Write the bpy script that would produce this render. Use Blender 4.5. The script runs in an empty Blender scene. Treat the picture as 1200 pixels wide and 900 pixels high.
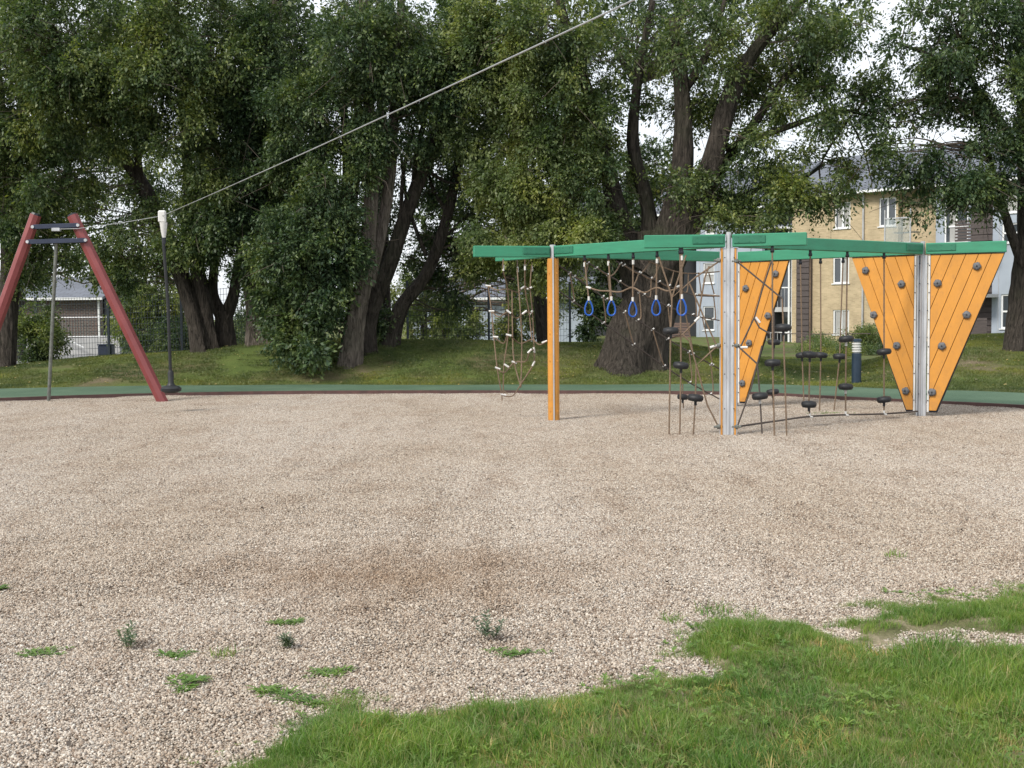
import bpy, bmesh, math
import numpy as np
from mathutils import Vector, Matrix, Euler
R_ = math.radians
rng = np.random.default_rng(7)
sc = bpy.context.scene
COL = sc.collection

# ------------------------------------------------------------------ camera
F = 1400.0                      # focal length in photo pixels (1200 wide)
CAMZ = 1.6
PITCH, ROLL = math.atan(82 / F), R_(-0.5)
CR = Euler((math.pi / 2 - PITCH, 0, 0)).to_matrix() @ Matrix.Rotation(ROLL, 3, 'Z')
cd = bpy.data.cameras.new('camera'); cam = bpy.data.objects.new('camera', cd); COL.objects.link(cam)
cam.matrix_world = Matrix.Translation((0, 0, CAMZ)) @ CR.to_4x4()
cd.sensor_width = 36; cd.lens = F / 1200 * 36; cd.clip_end = 2000; cd.clip_start = 0.05
sc.camera = cam

# ------------------------------------------------------------------ light
SUN_EL, SUN_AZ = 42, 226        # azimuth clockwise from +Y (north): from the left, a little behind the camera
w = bpy.data.worlds.new('World'); sc.world = w; w.use_nodes = True
nt = w.node_tree; nt.nodes.clear()
out = nt.nodes.new('ShaderNodeOutputWorld'); bg = nt.nodes.new('ShaderNodeBackground')
sky = nt.nodes.new('ShaderNodeTexSky'); sky.sky_type = 'NISHITA'; sky.sun_disc = False
sky.sun_elevation = R_(SUN_EL); sky.sun_rotation = R_(SUN_AZ); sky.air_density = 1.2; sky.dust_density = 2.5
tc = nt.nodes.new('ShaderNodeTexCoord'); nz = nt.nodes.new('ShaderNodeTexNoise')
nz.inputs['Scale'].default_value = 2.2; nz.inputs['Detail'].default_value = 6
mr = nt.nodes.new('ShaderNodeMapRange'); mr.inputs[1].default_value = .35; mr.inputs[2].default_value = .62
mr.inputs[3].default_value = .72; mr.inputs[4].default_value = .97
mx = nt.nodes.new('ShaderNodeMix'); mx.data_type = 'RGBA'; mx.inputs[7].default_value = (9.2, 9.6, 10.2, 1)
nt.links.new(tc.outputs['Generated'], nz.inputs['Vector']); nt.links.new(nz.outputs[0], mr.inputs[0])
nt.links.new(mr.outputs[0], mx.inputs[0]); nt.links.new(sky.outputs[0], mx.inputs[6])
nt.links.new(mx.outputs[2], bg.inputs[0]); bg.inputs[1].default_value = 0.112
nt.links.new(bg.outputs[0], out.inputs[0])
sd = bpy.data.lights.new('sun', 'SUN'); sun = bpy.data.objects.new('sun', sd); COL.objects.link(sun)
sd.energy = 3.0; sd.angle = R_(15); sd.color = (1.0, .95, .86)
az, el = R_(SUN_AZ), R_(SUN_EL)
sdir = Vector((math.sin(az) * math.cos(el), math.cos(az) * math.cos(el), math.sin(el)))
sun.rotation_euler = sdir.to_track_quat('Z', 'Y').to_euler(); sun.location = (-10, -5, 30)
sc.view_settings.view_transform = 'Standard'; sc.view_settings.look = 'None'
sc.view_settings.exposure = 0.26; sc.view_settings.gamma = 1
sc.render.engine = 'CYCLES'
sc.cycles.max_bounces = 6; sc.cycles.diffuse_bounces = 3; sc.cycles.transmission_bounces = 4
sc.cycles.transparent_max_bounces = 8

# ------------------------------------------------------------------ from photo pixels to places
def ray(px, py):
    return CR @ Vector(((px - 600) / F, (450 - py) / F, -1))
def P(px, py, Y):
    r = ray(px, py); t = Y / r.y
    return Vector((r.x * t, Y, CAMZ + r.z * t))
def G(px, py, z=0.0):
    r = ray(px, py); t = (z - CAMZ) / r.z
    return Vector((r.x * t, r.y * t, z))
def on_plane(px, py, o, u):
    """ray against the vertical plane through o along u -> (distance along u, z)"""
    r = ray(px, py); n = Vector((-u.y, u.x, 0)); t = (Vector((o.x, o.y, 0))).dot(n) / r.dot(n)
    p = r * t
    return (Vector((p.x, p.y, 0)) - Vector((o.x, o.y, 0))).dot(u), CAMZ + p.z

# ------------------------------------------------------------------ materials
class NT:
    def __init__(s, name):
        s.m = bpy.data.materials.new(name); s.m.use_nodes = True; s.t = s.m.node_tree
        s.b = s.t.nodes['Principled BSDF']; s.out = s.t.nodes['Material Output']
    def n(s, typ, **k):
        x = s.t.nodes.new(typ)
        for a, v in k.items():
            if a.startswith('i_'):
                key = a[2:]
                x.inputs[int(key) if key.isdigit() else key].default_value = v
            else: setattr(x, a, v)
        return x
    def l(s, a, b): s.t.links.new(a, b)
    def pos(s): return s.n('ShaderNodeNewGeometry').outputs['Position']
    def noise(s, scale, detail=4, rough=.55, vec=None, dist=0):
        x = s.n('ShaderNodeTexNoise'); x.inputs['Scale'].default_value = scale
        x.inputs['Detail'].default_value = detail; x.inputs['Roughness'].default_value = rough
        x.inputs['Distortion'].default_value = dist
        s.l(vec if vec is not None else s.pos(), x.inputs['Vector']); return x.outputs[0]
    def ramp(s, f, stops):
        x = s.n('ShaderNodeValToRGB'); e = x.color_ramp.elements
        while len(e) < len(stops): e.new(.5)
        for k, (p, c) in enumerate(stops): e[k].position = p; e[k].color = (*c, 1)
        s.l(f, x.inputs[0]); return x.outputs[0]
    def mix(s, f, a, b, blend='MIX'):
        x = s.n('ShaderNodeMix', data_type='RGBA', blend_type=blend)
        for v, i in ((f, 0), (a, 6), (b, 7)):
            if isinstance(v, (int, float)): x.inputs[i].default_value = v
            elif isinstance(v, tuple): x.inputs[i].default_value = (*v, 1)
            else: s.l(v, x.inputs[i])
        return x.outputs[2]
    def mrange(s, f, a, b, c, d):
        x = s.n('ShaderNodeMapRange')
        for i, v in enumerate((a, b, c, d)): x.inputs[i + 1].default_value = v
        s.l(f, x.inputs[0]); return x.outputs[0]
    def scaled(s, v3):
        x = s.n('ShaderNodeMapping'); x.inputs['Scale'].default_value = v3; s.l(s.pos(), x.inputs[0]); return x.outputs[0]
    def bump(s, f, strength=.3, dist=.01):
        x = s.n('ShaderNodeBump'); x.inputs['Strength'].default_value = strength; x.inputs['Distance'].default_value = dist
        s.l(f, x.inputs['Height']); s.l(x.outputs[0], s.b.inputs['Normal'])
    def base(s, c): 
        if isinstance(c, tuple): s.b.inputs['Base Color'].default_value = (*c, 1)
        else: s.l(c, s.b.inputs['Base Color'])
    def rough(s, v, spec=.5, metal=0):
        if isinstance(v, (int, float)): s.b.inputs['Roughness'].default_value = v
        else: s.l(v, s.b.inputs['Roughness'])
        s.b.inputs['Specular IOR Level'].default_value = spec; s.b.inputs['Metallic'].default_value = metal

def simple(name, c, r=.5, metal=0, var=.25, scale=6, spec=.5, bump=0, bscale=60, stretch=None):
    m = NT(name); v = m.scaled(stretch) if stretch else None
    n = m.noise(scale, 5, vec=v)
    lo = tuple(x * (1 - var) for x in c); hi = tuple(min(1, x * (1 + var)) for x in c)
    m.base(m.ramp(n, [(.3, lo), (.7, hi)])); m.rough(m.mrange(n, .3, .7, max(.02, r - .08), min(1, r + .1)), spec, metal)
    if bump: m.bump(m.noise(bscale, 3, vec=v), bump, .004)
    return m.m

MT = {}
MT['shaded_green_plate'] = simple('shaded_green_plate', (.02, .15, .085), .5, var=.15)  # darker than the beams: shadow of the concave plates put into the colour
def worn(name, c, grime, st, r=.45):
    m = NT(name); v = m.scaled(st); n1 = m.noise(3, 5, .6, v); n2 = m.noise(22, 4, .7, v); n3 = m.noise(7, 5, .7)
    b_ = m.ramp(n1, [(.3, tuple(x * .86 for x in c)), (.7, tuple(x * 1.08 for x in c))])
    b_ = m.mix(m.mrange(n2, .56, .74, 0, .38), b_, grime)
    sx = m.n('ShaderNodeSeparateXYZ'); m.l(m.pos(), sx.inputs[0])
    lo = m.n('ShaderNodeMath', operation='MULTIPLY'); m.l(m.mrange(sx.outputs[2], .05, .75, 1.5, .35), lo.inputs[0]); m.l(m.mrange(n3, .42, .68, 0, .42), lo.inputs[1])
    b_ = m.mix(lo.outputs[0], b_, grime)
    m.base(b_); m.rough(m.mrange(n2, .3, .7, r - .08, r + .2)); m.bump(n2, .15, .004); return m.m
MT['green'] = worn('green_painted_timber', (.036, .24, .135), (.06, .15, .09), (1, 1, 7), .5)
MT['orange'] = worn('orange_plastic_board', (.60, .265, .042), (.30, .15, .055), (1, 1, .4))
MT['steel'] = simple('galvanised_steel', (.48, .49, .51), .42, metal=.4, var=.16, scale=9, stretch=(1, 1, .3))
MT['white_plastic'] = simple('white_plastic', (.62, .61, .59), .45, var=.08)
MT['rope'] = simple('brown_rope', (.17, .118, .078), .85, var=.35, scale=50, bump=.5, bscale=300)
MT['rope_dark'] = simple('dark_rope', (.075, .060, .052), .85, var=.3, scale=50, bump=.5, bscale=300)
MT['black_rubber'] = simple('black_rubber', (.012, .013, .015), .55, var=.3, scale=20)
MT['black_plastic'] = simple('black_plastic', (.010, .012, .018), .4, var=.2)
MT['blue_plastic'] = simple('blue_plastic', (.012, .09, .42), .3, var=.12)
MT['hold'] = simple('grey_hold', (.12, .125, .135), .75, var=.3, scale=60, bump=.6, bscale=120)
MT['red_metal'] = simple('red_coated_pole', (.21, .050, .050), .4, var=.14, scale=3)
MT['navy'] = simple('navy_steel', (.018, .026, .055), .4, var=.15)
MT['cable'] = simple('steel_cable', (.42, .43, .44), .4, metal=.5, var=.1)
MT['dark_steel'] = simple('weathered_steel', (.2, .21, .19), .5, metal=.6, var=.25, scale=14)
MT['bollard'] = simple('bollard_blue_grey', (.018, .034, .058), .4, var=.12)
MT['window_white'] = simple('white_window_frame', (.75, .76, .77), .4, var=.04)
MT['grey_clad'] = simple('pale_grey_cladding', (.34, .385, .45), .5, var=.07, scale=1.5)
MT['slat_dark'] = simple('dark_timber_cladding', (.075, .06, .058), .7, var=.3, scale=3, stretch=(1, 1, 12))
MT['slat_brown'] = simple('brown_timber_slat', (.13, .085, .07), .7, var=.3, scale=3, stretch=(1, 1, 12))
MT['red_trim'] = simple('red_trim', (.34, .06, .05), .5, var=.1)
MT['concrete'] = simple('pale_concrete', (.42, .42, .42), .8, var=.12, scale=2)
MT['fence_green'] = simple('fence_coating', (.022, .032, .045), .5, var=.2)
MT['dark_room'] = simple('dark_interior', (.02, .022, .025), .8, var=.3)
MT['curtain'] = simple('pale_curtain', (.34, .34, .33), .9, var=.1)
MT['twig'] = simple('dry_twig', (.095, .075, .06), .9, var=.3, scale=40)
MT['rubber_edge'] = simple('brown_edging', (.085, .045, .04), .85, var=.3, scale=8)

def m_glass():
    m = NT('window_glass'); m.base((.05, .06, .07)); m.rough(.06, .9)
    m.bump(m.noise(1.2, 2), .08, .05); return m.m
MT['glass'] = m_glass()
def m_glass_clear():
    m = NT('balcony_glass'); m.base((.45, .52, .53)); m.rough(.08, .6); m.b.inputs['Transmission Weight'].default_value = .4
    m.b.inputs['Alpha'].default_value = .38; return m.m
MT['lamp_white'] = simple('lamp_diffuser', (.7, .7, .68), .5, var=.05)
MT['glass_clear'] = m_glass_clear()

def m_brick():
    m = NT('yellow_brick')
    g = m.n('ShaderNodeTexCoord').outputs['UV']
    b = m.n('ShaderNodeTexBrick'); m.l(g, b.inputs['Vector'])
    b.inputs['Color1'].default_value = (.50, .395, .265, 1); b.inputs['Color2'].default_value = (.37, .29, .19, 1)
    b.inputs['Mortar'].default_value = (.46, .385, .25, 1); b.inputs['Scale'].default_value = 1
    b.inputs['Brick Width'].default_value = .22; b.inputs['Row Height'].default_value = .07; b.inputs['Mortar Size'].default_value = .012
    c = m.mix(.5, b.outputs[0], m.ramp(m.noise(1.4, 5), [(.3, (.36, .36, .36)), (.7, (.62, .62, .62))]), 'OVERLAY')
    m.base(c); m.rough(.9, .2); m.bump(b.outputs['Fac'], -.5, .01); return m.m
MT['brick'] = m_brick()
def m_brick_dark():
    m = NT('dark_brick')
    b = m.n('ShaderNodeTexBrick'); m.l(m.n('ShaderNodeTexCoord').outputs['UV'], b.inputs['Vector'])
    b.inputs['Color1'].default_value = (.13, .085, .075, 1); b.inputs['Color2'].default_value = (.08, .06, .055, 1)
    b.inputs['Mortar'].default_value = (.2, .19, .18, 1); b.inputs['Scale'].default_value = 1
    b.inputs['Brick Width'].default_value = .25; b.inputs['Row Height'].default_value = .08; b.inputs['Mortar Size'].default_value = .01
    m.base(b.outputs[0]); m.rough(.9, .2); return m.m
MT['brick_dark'] = m_brick_dark()
def m_roof():
    m = NT('grey_roof_sheet')
    b = m.n('ShaderNodeTexBrick'); m.l(m.n('ShaderNodeTexCoord').outputs['UV'], b.inputs['Vector'])
    b.inputs['Color1'].default_value = (.135, .15, .18, 1); b.inputs['Color2'].default_value = (.10, .11, .135, 1)
    b.inputs['Mortar'].default_value = (.06, .06, .07, 1); b.inputs['Scale'].default_value = 1; b.inputs['Mortar Size'].default_value = .018
    b.inputs['Brick Width'].default_value = .6; b.inputs['Row Height'].default_value = .33
    m.base(m.mix(.35, b.outputs[0], m.ramp(m.noise(.8, 5), [(.3, (.3, .3, .3)), (.7, (.7, .7, .7))]), 'OVERLAY')); m.rough(.6, .4); return m.m
MT['roof'] = m_roof()

def m_bark(name, a, b, vs=(11, 11, 1.9)):
    m = NT(name); v = m.scaled(vs); n1 = m.noise(1.6, 6, .65, v, .8); n2 = m.noise(1.1, 4)
    c = m.ramp(n1, [(.32, a), (.68, b)])
    c = m.mix(m.mrange(n2, .52, .75, 0, .4), c, (.05, .065, .03))
    m.base(c); m.rough(.9, .2); m.bump(n1, 1.0, .12); return m.m
MT['bark'] = m_bark('dark_bark', (.014, .012, .010), (.105, .088, .074))
MT['bark_pale'] = m_bark('pale_bark', (.05, .041, .034), (.26, .22, .185))

def m_leaf(name, cols, trans=.3, patch=.9, pl=(.52, .64, .66), ph=(1.6, 1.42, .85)):
    m = NT(name); g = m.n('ShaderNodeNewGeometry')
    c = m.ramp(g.outputs['Random Per Island'], [(i / (len(cols) - 1), x) for i, x in enumerate(cols)])
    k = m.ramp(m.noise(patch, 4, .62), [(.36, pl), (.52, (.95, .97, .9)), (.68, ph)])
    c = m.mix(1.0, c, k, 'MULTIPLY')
    m.base(c); m.rough(.48, .4)
    tr = m.n('ShaderNodeBsdfTranslucent'); m.l(m.mix(1.0, c, (1.5, 1.7, .7), 'MULTIPLY'), tr.inputs[0])
    ms = m.n('ShaderNodeMixShader'); ms.inputs[0].default_value = trans
    m.l(m.b.outputs[0], ms.inputs[1]); m.l(tr.outputs[0], ms.inputs[2]); m.l(ms.outputs[0], m.out.inputs[0]); return m.m
MT['leaf_willow'] = m_leaf('willow_leaf', [(.048, .078, .040), (.098, .138, .058), (.195, .225, .090), (.072, .108, .048)])
MT['leaf_dark'] = m_leaf('dark_leaf', [(.030, .056, .032), (.064, .102, .048), (.130, .172, .070), (.045, .078, .040)], .22)
MT['leaf_light'] = m_leaf('light_leaf', [(.11, .145, .062), (.175, .215, .088), (.25, .275, .13), (.14, .18, .075)], .35)
MT['leaf_yellow'] = m_leaf('yellow_leaf', [(.12, .14, .035), (.20, .20, .045), (.28, .25, .06), (.14, .15, .04)], .35)
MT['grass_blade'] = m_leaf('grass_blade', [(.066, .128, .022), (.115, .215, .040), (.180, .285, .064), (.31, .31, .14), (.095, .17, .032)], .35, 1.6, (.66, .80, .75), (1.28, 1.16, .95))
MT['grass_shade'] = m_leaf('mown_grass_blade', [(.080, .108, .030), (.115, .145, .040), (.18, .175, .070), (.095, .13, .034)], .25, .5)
MT['weed_leaf'] = m_leaf('weed_leaf', [(.085, .165, .030), (.13, .22, .042), (.19, .27, .065)], .3, 3, (.7, .8, .75), (1.25, 1.15, .95))
MT['weed_grey'] = m_leaf('grey_weed_leaf', [(.085, .12, .075), (.12, .16, .10), (.07, .10, .06)], .2, 3)
MT['straw'] = m_leaf('dry_straw', [(.28, .22, .11), (.36, .29, .16), (.22, .17, .09)], .2, 3)

def m_stone():
    m = NT('gravel_stone'); g = m.n('ShaderNodeNewGeometry')
    c = m.ramp(g.outputs['Random Per Island'], [(0, (.34, .305, .275)), (.16, (.50, .455, .41)), (.30, (.21, .155, .12)), (.46, (.66, .62, .57)),
                                              (.6, (.34, .275, .22)), (.72, (.145, .135, .13)), (.84, (.72, .70, .67)), (1, (.30, .24, .19))])
    big = m.noise(1, 4, .5, m.scaled((.42, .16, 1))); mid = m.noise(1, 5, .65, m.scaled((1.9, .75, 1)))
    c = m.mix(1.0, c, m.ramp(big, [(.38, (.87, .80, .715)), (.60, (.96, .915, .86))]), 'MULTIPLY')
    c = m.mix(1.0, c, m.ramp(mid, [(.30, (.83, .785, .74)), (.50, (1.0, 1.0, .99))]), 'MULTIPLY')
    # one worn, damp brown patch with its own place and outline
    q = G(470, 672); sx = m.n('ShaderNodeSeparateXYZ'); m.l(m.pos(), sx.inputs[0])
    def ma(op, a, b=0.0):
        x = m.n('ShaderNodeMath', operation=op)
        for i, v in enumerate((a, b)):
            if isinstance(v, (int, float)): x.inputs[i].default_value = v
            else: m.l(v, x.inputs[i])
        return x.outputs[0]
    dx = ma('DIVIDE', ma('SUBTRACT', sx.outputs[0], q.x), 1.3); dy = ma('DIVIDE', ma('SUBTRACT', sx.outputs[1], q.y), 1.0)
    dd = ma('SQRT', ma('ADD', ma('MULTIPLY', dx, dx), ma('MULTIPLY', dy, dy)))
    dd = ma('ADD', dd, ma('MULTIPLY', m.noise(1, 6, .7, m.scaled((2.6, 1.3, 1))), 2.6))
    c = m.mix(1.0, c, m.ramp(dd, [(.75, (.74, .66, .57)), (1.0, (.92, .89, .86)), (1.0, (1, 1, 1))][:2] + [(1.0, (1, 1, 1))]) if False else m.ramp(m.mrange(dd, 1.2, 2.5, 0, 1), [(0, (.70, .61, .53)), (1, (1, 1, 1))]), 'MULTIPLY')
    m.base(c); m.rough(.8, .3); return m.m
MT['stone'] = m_stone()
def m_gravel_bed():
    m = NT('gravel_ground'); v = m.n('ShaderNodeTexVoronoi'); v.inputs['Scale'].default_value = 75; m.l(m.pos(), v.inputs['Vector'])
    c = m.ramp(m.n('ShaderNodeSeparateColor').outputs[0], [(0, (.3, .3, .3)), (1, (.3, .3, .3))])
    s = m.n('ShaderNodeSeparateColor'); m.l(v.outputs['Color'], s.inputs[0])
    c = m.ramp(s.outputs[0], [(0, (.42, .36, .31)), (.3, (.24, .18, .14)), (.6, (.5, .46, .42)), (1, (.20, .17, .15))])
    c = m.mix(1.0, c, m.ramp(m.noise(.32, 4, .5), [(.36, (.84, .77, .68)), (.62, (.92, .92, .93))]), 'MULTIPLY')
    m.base(c); m.rough(.95, .2); m.bump(v.outputs['Distance'], -.8, .01); return m.m
MT['gravel_bed'] = m_gravel_bed()
def m_ground(name, stops, scale=1.5, fine=30, bumpd=.03):
    m = NT(name); a = m.noise(scale, 6, .6); b = m.noise(fine, 4, .7)
    c = m.ramp(a, stops); c = m.mix(1.0, c, m.ramp(b, [(.3, (.6, .6, .6)), (.7, (1.3, 1.3, 1.3))]), 'MULTIPLY')
    m.base(c); m.rough(.95, .15); m.bump(b, .8, bumpd); return m.m
MT['lawn'] = m_ground('lawn_ground', [(.30, (.075, .11, .030)), (.45, (.11, .145, .040)), (.58, (.125, .12, .055)), (.70, (.19, .15, .10))], .55)
MT['soil'] = m_ground('soil_ground', [(.3, (.07, .09, .03)), (.5, (.13, .125, .06)), (.62, (.30, .25, .17)), (.75, (.46, .40, .31))], 2.6, 70, .01)
MT['path'] = m_ground('green_rubber_path', [(.3, (.070, .120, .078)), (.7, (.11, .17, .112))], .8, 90, .004)
MT['tarmac'] = m_ground('grey_yard_ground', [(.3, (.20, .20, .20)), (.7, (.26, .26, .26))], .3, 40, .01)

# ------------------------------------------------------------------ objects
ORG = {}
def tag(o, label=None, cat=None, group=None, kind=None):
    if label: o['label'] = label
    if cat: o['category'] = cat
    if group: o['group'] = group
    if kind: o['kind'] = kind
    return o
def thing(name, loc, label, cat, group=None):
    o = bpy.data.objects.new(name, None); COL.objects.link(o); o.location = loc; o.empty_display_size = .2
    ORG[o] = Vector(loc); return tag(o, label, cat, group)
def link_mesh(name, me, mat, parent=None, smooth=False):
    if mat is not None: me.materials.append(mat)
    if smooth: me.shade_smooth(); me.set_sharp_from_angle(angle=R_(48))
    o = bpy.data.objects.new(name, me); COL.objects.link(o)
    if parent is not None:
        o.parent = parent; org = ORG[parent]; ORG[o] = org
        if len(me.vertices):
            co = np.empty(len(me.vertices) * 3, np.float32); me.vertices.foreach_get('co', co)
            co = co.reshape(-1, 3) - np.array(org, np.float32); me.vertices.foreach_set('co', co.ravel()); me.update()
    else: ORG[o] = Vector((0, 0, 0))
    return o
def np_mesh(name, V, faces, nside):
    """V (n,3), faces (m,nside) int arrays -> mesh"""
    me = bpy.data.meshes.new(name); V = np.asarray(V, np.float32); Fc = np.asarray(faces, np.int32)
    me.vertices.add(len(V)); me.vertices.foreach_set('co', V.ravel())
    me.loops.add(Fc.size); me.loops.foreach_set('vertex_index', Fc.ravel())
    me.polygons.add(len(Fc)); me.polygons.foreach_set('loop_start', np.arange(0, Fc.size, nside, dtype=np.int32))
    me.update(calc_edges=True); return me

class MB:
    def __init__(s): s.v = []; s.f = []
    def add(s, vs, fs):
        b = len(s.v); s.v += [tuple(x) for x in vs]; s.f += [tuple(b + i for i in f) for f in fs]; return s
    def box(s, c, size, M=None):
        x, y, z = (k / 2 for k in size); c = Vector(c)
        vs = [Vector((a * x, b * y, d * z)) for d in (-1, 1) for b in (-1, 1) for a in (-1, 1)]
        vs = [(M @ q if M is not None else q) + c for q in vs]
        return s.add(vs, [(0, 2, 3, 1), (4, 5, 7, 6), (0, 1, 5, 4), (2, 6, 7, 3), (0, 4, 6, 2), (1, 3, 7, 5)])
    def bar(s, a, b, wd, ht, up=Vector((0, 0, 1))):
        a, b = Vector(a), Vector(b); d = (b - a); L = d.length; x = d / L; y = up.cross(x)
        if y.length < 1e-4: y = Vector((1, 0, 0)).cross(x)
        y.normalize(); z = x.cross(y)
        return s.box((a + b) / 2, (L, wd, ht), Matrix((x, y, z)).transposed())
    def tube(s, pts, r, n=8, cap=True):
        pts = [Vector(p) for p in pts]; rs = r if isinstance(r, (list, tuple)) else [r] * len(pts)
        b = len(s.v); up = Vector((0, 0, 1)); prev = None
        for i, p in enumerate(pts):
            d = (pts[min(i + 1, len(pts) - 1)] - pts[max(i - 1, 0)]).normalized()
            if prev is None:
                x = d.cross(up)
                if x.length < .05: x = d.cross(Vector((1, 0, 0)))
            else: x = prev - d * prev.dot(d)
            x.normalize(); prev = x; y = d.cross(x)
            for k in range(n):
                a = 2 * math.pi * k / n; s.v.append(tuple(p + (x * math.cos(a) + y * math.sin(a)) * rs[i]))
        for i in range(len(pts) - 1):
            for k in range(n):
                k2 = (k + 1) % n; s.f.append((b + i * n + k, b + i * n + k2, b + (i + 1) * n + k2, b + (i + 1) * n + k))
        if cap:
            s.f.append(tuple(b + k for k in reversed(range(n)))); s.f.append(tuple(b + (len(pts) - 1) * n + k for k in range(n)))
        return s
    def lathe(s, c, prof, n=16, M=None):
        b = len(s.v); c = Vector(c)
        for r, z in prof:
            for k in range(n):
                a = 2 * math.pi * k / n; q = Vector((r * math.cos(a), r * math.sin(a), z)); s.v.append(tuple((M @ q if M is not None else q) + c))
        for i in range(len(prof) - 1):
            for k in range(n):
                k2 = (k + 1) % n; s.f.append((b + i * n + k, b + i * n + k2, b + (i + 1) * n + k2, b + (i + 1) * n + k))
        s.f.append(tuple(b + k for k in reversed(range(n)))); s.f.append(tuple(b + (len(prof) - 1) * n + k for k in range(n)))
        return s
    def prism(s, poly, off):
        """poly: list of Vector, extruded by off"""
        n = len(poly); return s.add([*poly, *[p + off for p in poly]], [tuple(reversed(range(n))), tuple(range(n, 2 * n))] + [(i, (i + 1) % n, (i + 1) % n + n, i + n) for i in range(n)])
    def build(s, name, mat, parent=None, smooth=False, bevel=0, kind=None, label=None):
        me = bpy.data.meshes.new(name); me.from_pydata(s.v, [], s.f); me.update()
        bm = bmesh.new(); bm.from_mesh(me)
        bmesh.ops.recalc_face_normals(bm, faces=bm.faces)
        if bevel: bmesh.ops.bevel(bm, geom=bm.edges[:], offset=bevel, segments=1, affect='EDGES')
        bm.to_mesh(me); bm.free()
        o = link_mesh(name, me, MT[mat] if isinstance(mat, str) else mat, parent, smooth)
        if kind: o['kind'] = kind
        if label: o['label'] = label
        return o
def smooth_path(pts, sub=4):
    pts = [Vector(p) for p in pts]
    if len(pts) < 3: return pts
    o = []
    for i in range(len(pts) - 1):
        p0, p1, p2, p3 = pts[max(i - 1, 0)], pts[i], pts[i + 1], pts[min(i + 2, len(pts) - 1)]
        for k in range(sub):
            t = k / sub; o.append(.5 * (2 * p1 + (p2 - p0) * t + (2 * p0 - 5 * p1 + 4 * p2 - p3) * t * t + (3 * p1 - p0 - 3 * p2 + p3) * t ** 3))
    o.append(pts[-1]); return o

# ------------------------------------------------------------------ ground
near_px = [(0, 470), (150, 465), (300, 462), (450, 461), (600, 461), (750, 461.5), (880, 463), (960, 467), (1080, 473), (1200, 479)]
far_px = [(0, 458), (150, 455), (300, 453.5), (450, 453.5), (600, 453.5), (750, 453), (880, 452.5), (960, 455), (1080, 459.5), (1200, 463.5)]
near = [G(*p) for p in near_px]; far = [G(*p) for p in far_px]
near = [Vector((-17, 10, 0)), Vector((-16, 17, 0)), Vector((-13, 21, 0))] + near + [Vector((10.5, 16, 0)), Vector((12, 11, 0)), Vector((12.5, 4, 0))]
far = [Vector((-20, 10, 0)), Vector((-19, 18.5, 0)), Vector((-15, 23.8, 0))] + far + [Vector((13, 18.2, 0)), Vector((15, 12, 0)), Vector((15.5, 4, 0))]
near = smooth_path(near, 6); far = smooth_path(far, 6)
nearX = np.array([p.x for p in near]); nearY = np.array([p.y for p in near])
farX = np.array([p.x for p in far]); farY = np.array([p.y for p in far])
def y_near(x): return np.interp(x, nearX[6:-12], nearY[6:-12])
def y_far(x): return np.interp(x, farX[6:-12], farY[6:-12])
crX = np.array([-40, -25, -13.3, -8.9, -6.7, -4.4, -2.2, 0, 2.2, 4.2, 5.6, 7.2, 8.6, 9.6, 10.6, 12, 14, 30, 50])
crH = np.array([.1, .2, .33, .68, .88, .98, .92, .86, .84, .80, .55, .06, .02, .30, .72, .95, 1.0, .8, .3])
def height(x, y):
    x = np.asarray(x, float); y = np.asarray(y, float)
    h = np.interp(x * 31 / np.maximum(y, 20), crX, crH)
    yf = y_far(x) + .15
    t = np.clip((y - yf) / np.maximum(30.5 - yf, 1), 0, 1); up = t * t * (3 - 2 * t) * .55 + t * .45
    dn = np.clip((y - 31) / 9, 0, 1); dn = 1 - (dn * dn * (3 - 2 * dn)) * .95
    z = h * up * dn
    z += (np.sin(x * 1.3 + y * .7) * .02 + np.sin(x * .6 - y * 1.1) * .02) * np.clip((y - yf) / 2, 0, 1)
    return z
def terrain_z(x, y):
    z = height(x, y); pit = (y < y_far(x)) 
    return np.where(pit, -.06, z)
xs = np.unique(np.concatenate([np.linspace(-400, -18, 16), np.arange(-18, 18.01, .3), np.linspace(18, 400, 16)]))
ys = np.unique(np.concatenate([np.linspace(-60, 18, 12), np.arange(18, 44, .25), np.linspace(44, 600, 24)]))
X, Yg = np.meshgrid(xs, ys); Z = terrain_z(X, Yg)
V = np.stack([X.ravel(), Yg.ravel(), Z.ravel()], 1)
nx, ny = len(xs), len(ys); ii, jj = np.meshgrid(np.arange(nx - 1), np.arange(ny - 1)); b = (jj * nx + ii).ravel()
o = link_mesh('ground', np_mesh('ground', V, np.stack([b, b + 1, b + nx + 1, b + nx], 1), 4), MT['lawn'], smooth=True)
tag(o, kind='structure')

# path ribbon with its edging
mb = MB(); n = len(near); PZ = .05
sub = 5
for i in range(n):
    for k in range(sub + 1):
        q = near[i].lerp(far[i], k / sub); mb.v.append((q.x, q.y, PZ + .004 * math.sin(k * 1.9 + i * .7)))
for i in range(n - 1):
    for k in range(sub):
        a = i * (sub + 1) + k; mb.f.append((a, a + sub + 1, a + sub + 2, a + 1))
tag(mb.build('path', 'path', smooth=True), kind='structure')
mb = MB(); dirs = [((far[i] - near[i]).normalized()) for i in range(n)]
for i in range(n):
    p, d = near[i], dirs[i]
    for off, z in ((-.05, -.05), (-.05, .062), (.0, .064), (.0, -.05)): q = p + d * off; mb.v.append((q.x, q.y, z))
for i in range(n - 1):
    for k in range(4):
        a = i * 4 + k; c = i * 4 + (k + 1) % 4; mb.f.append((a, c, c + 4, a + 4))
tag(mb.build('kerb', 'rubber_edge'), kind='structure')

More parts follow.
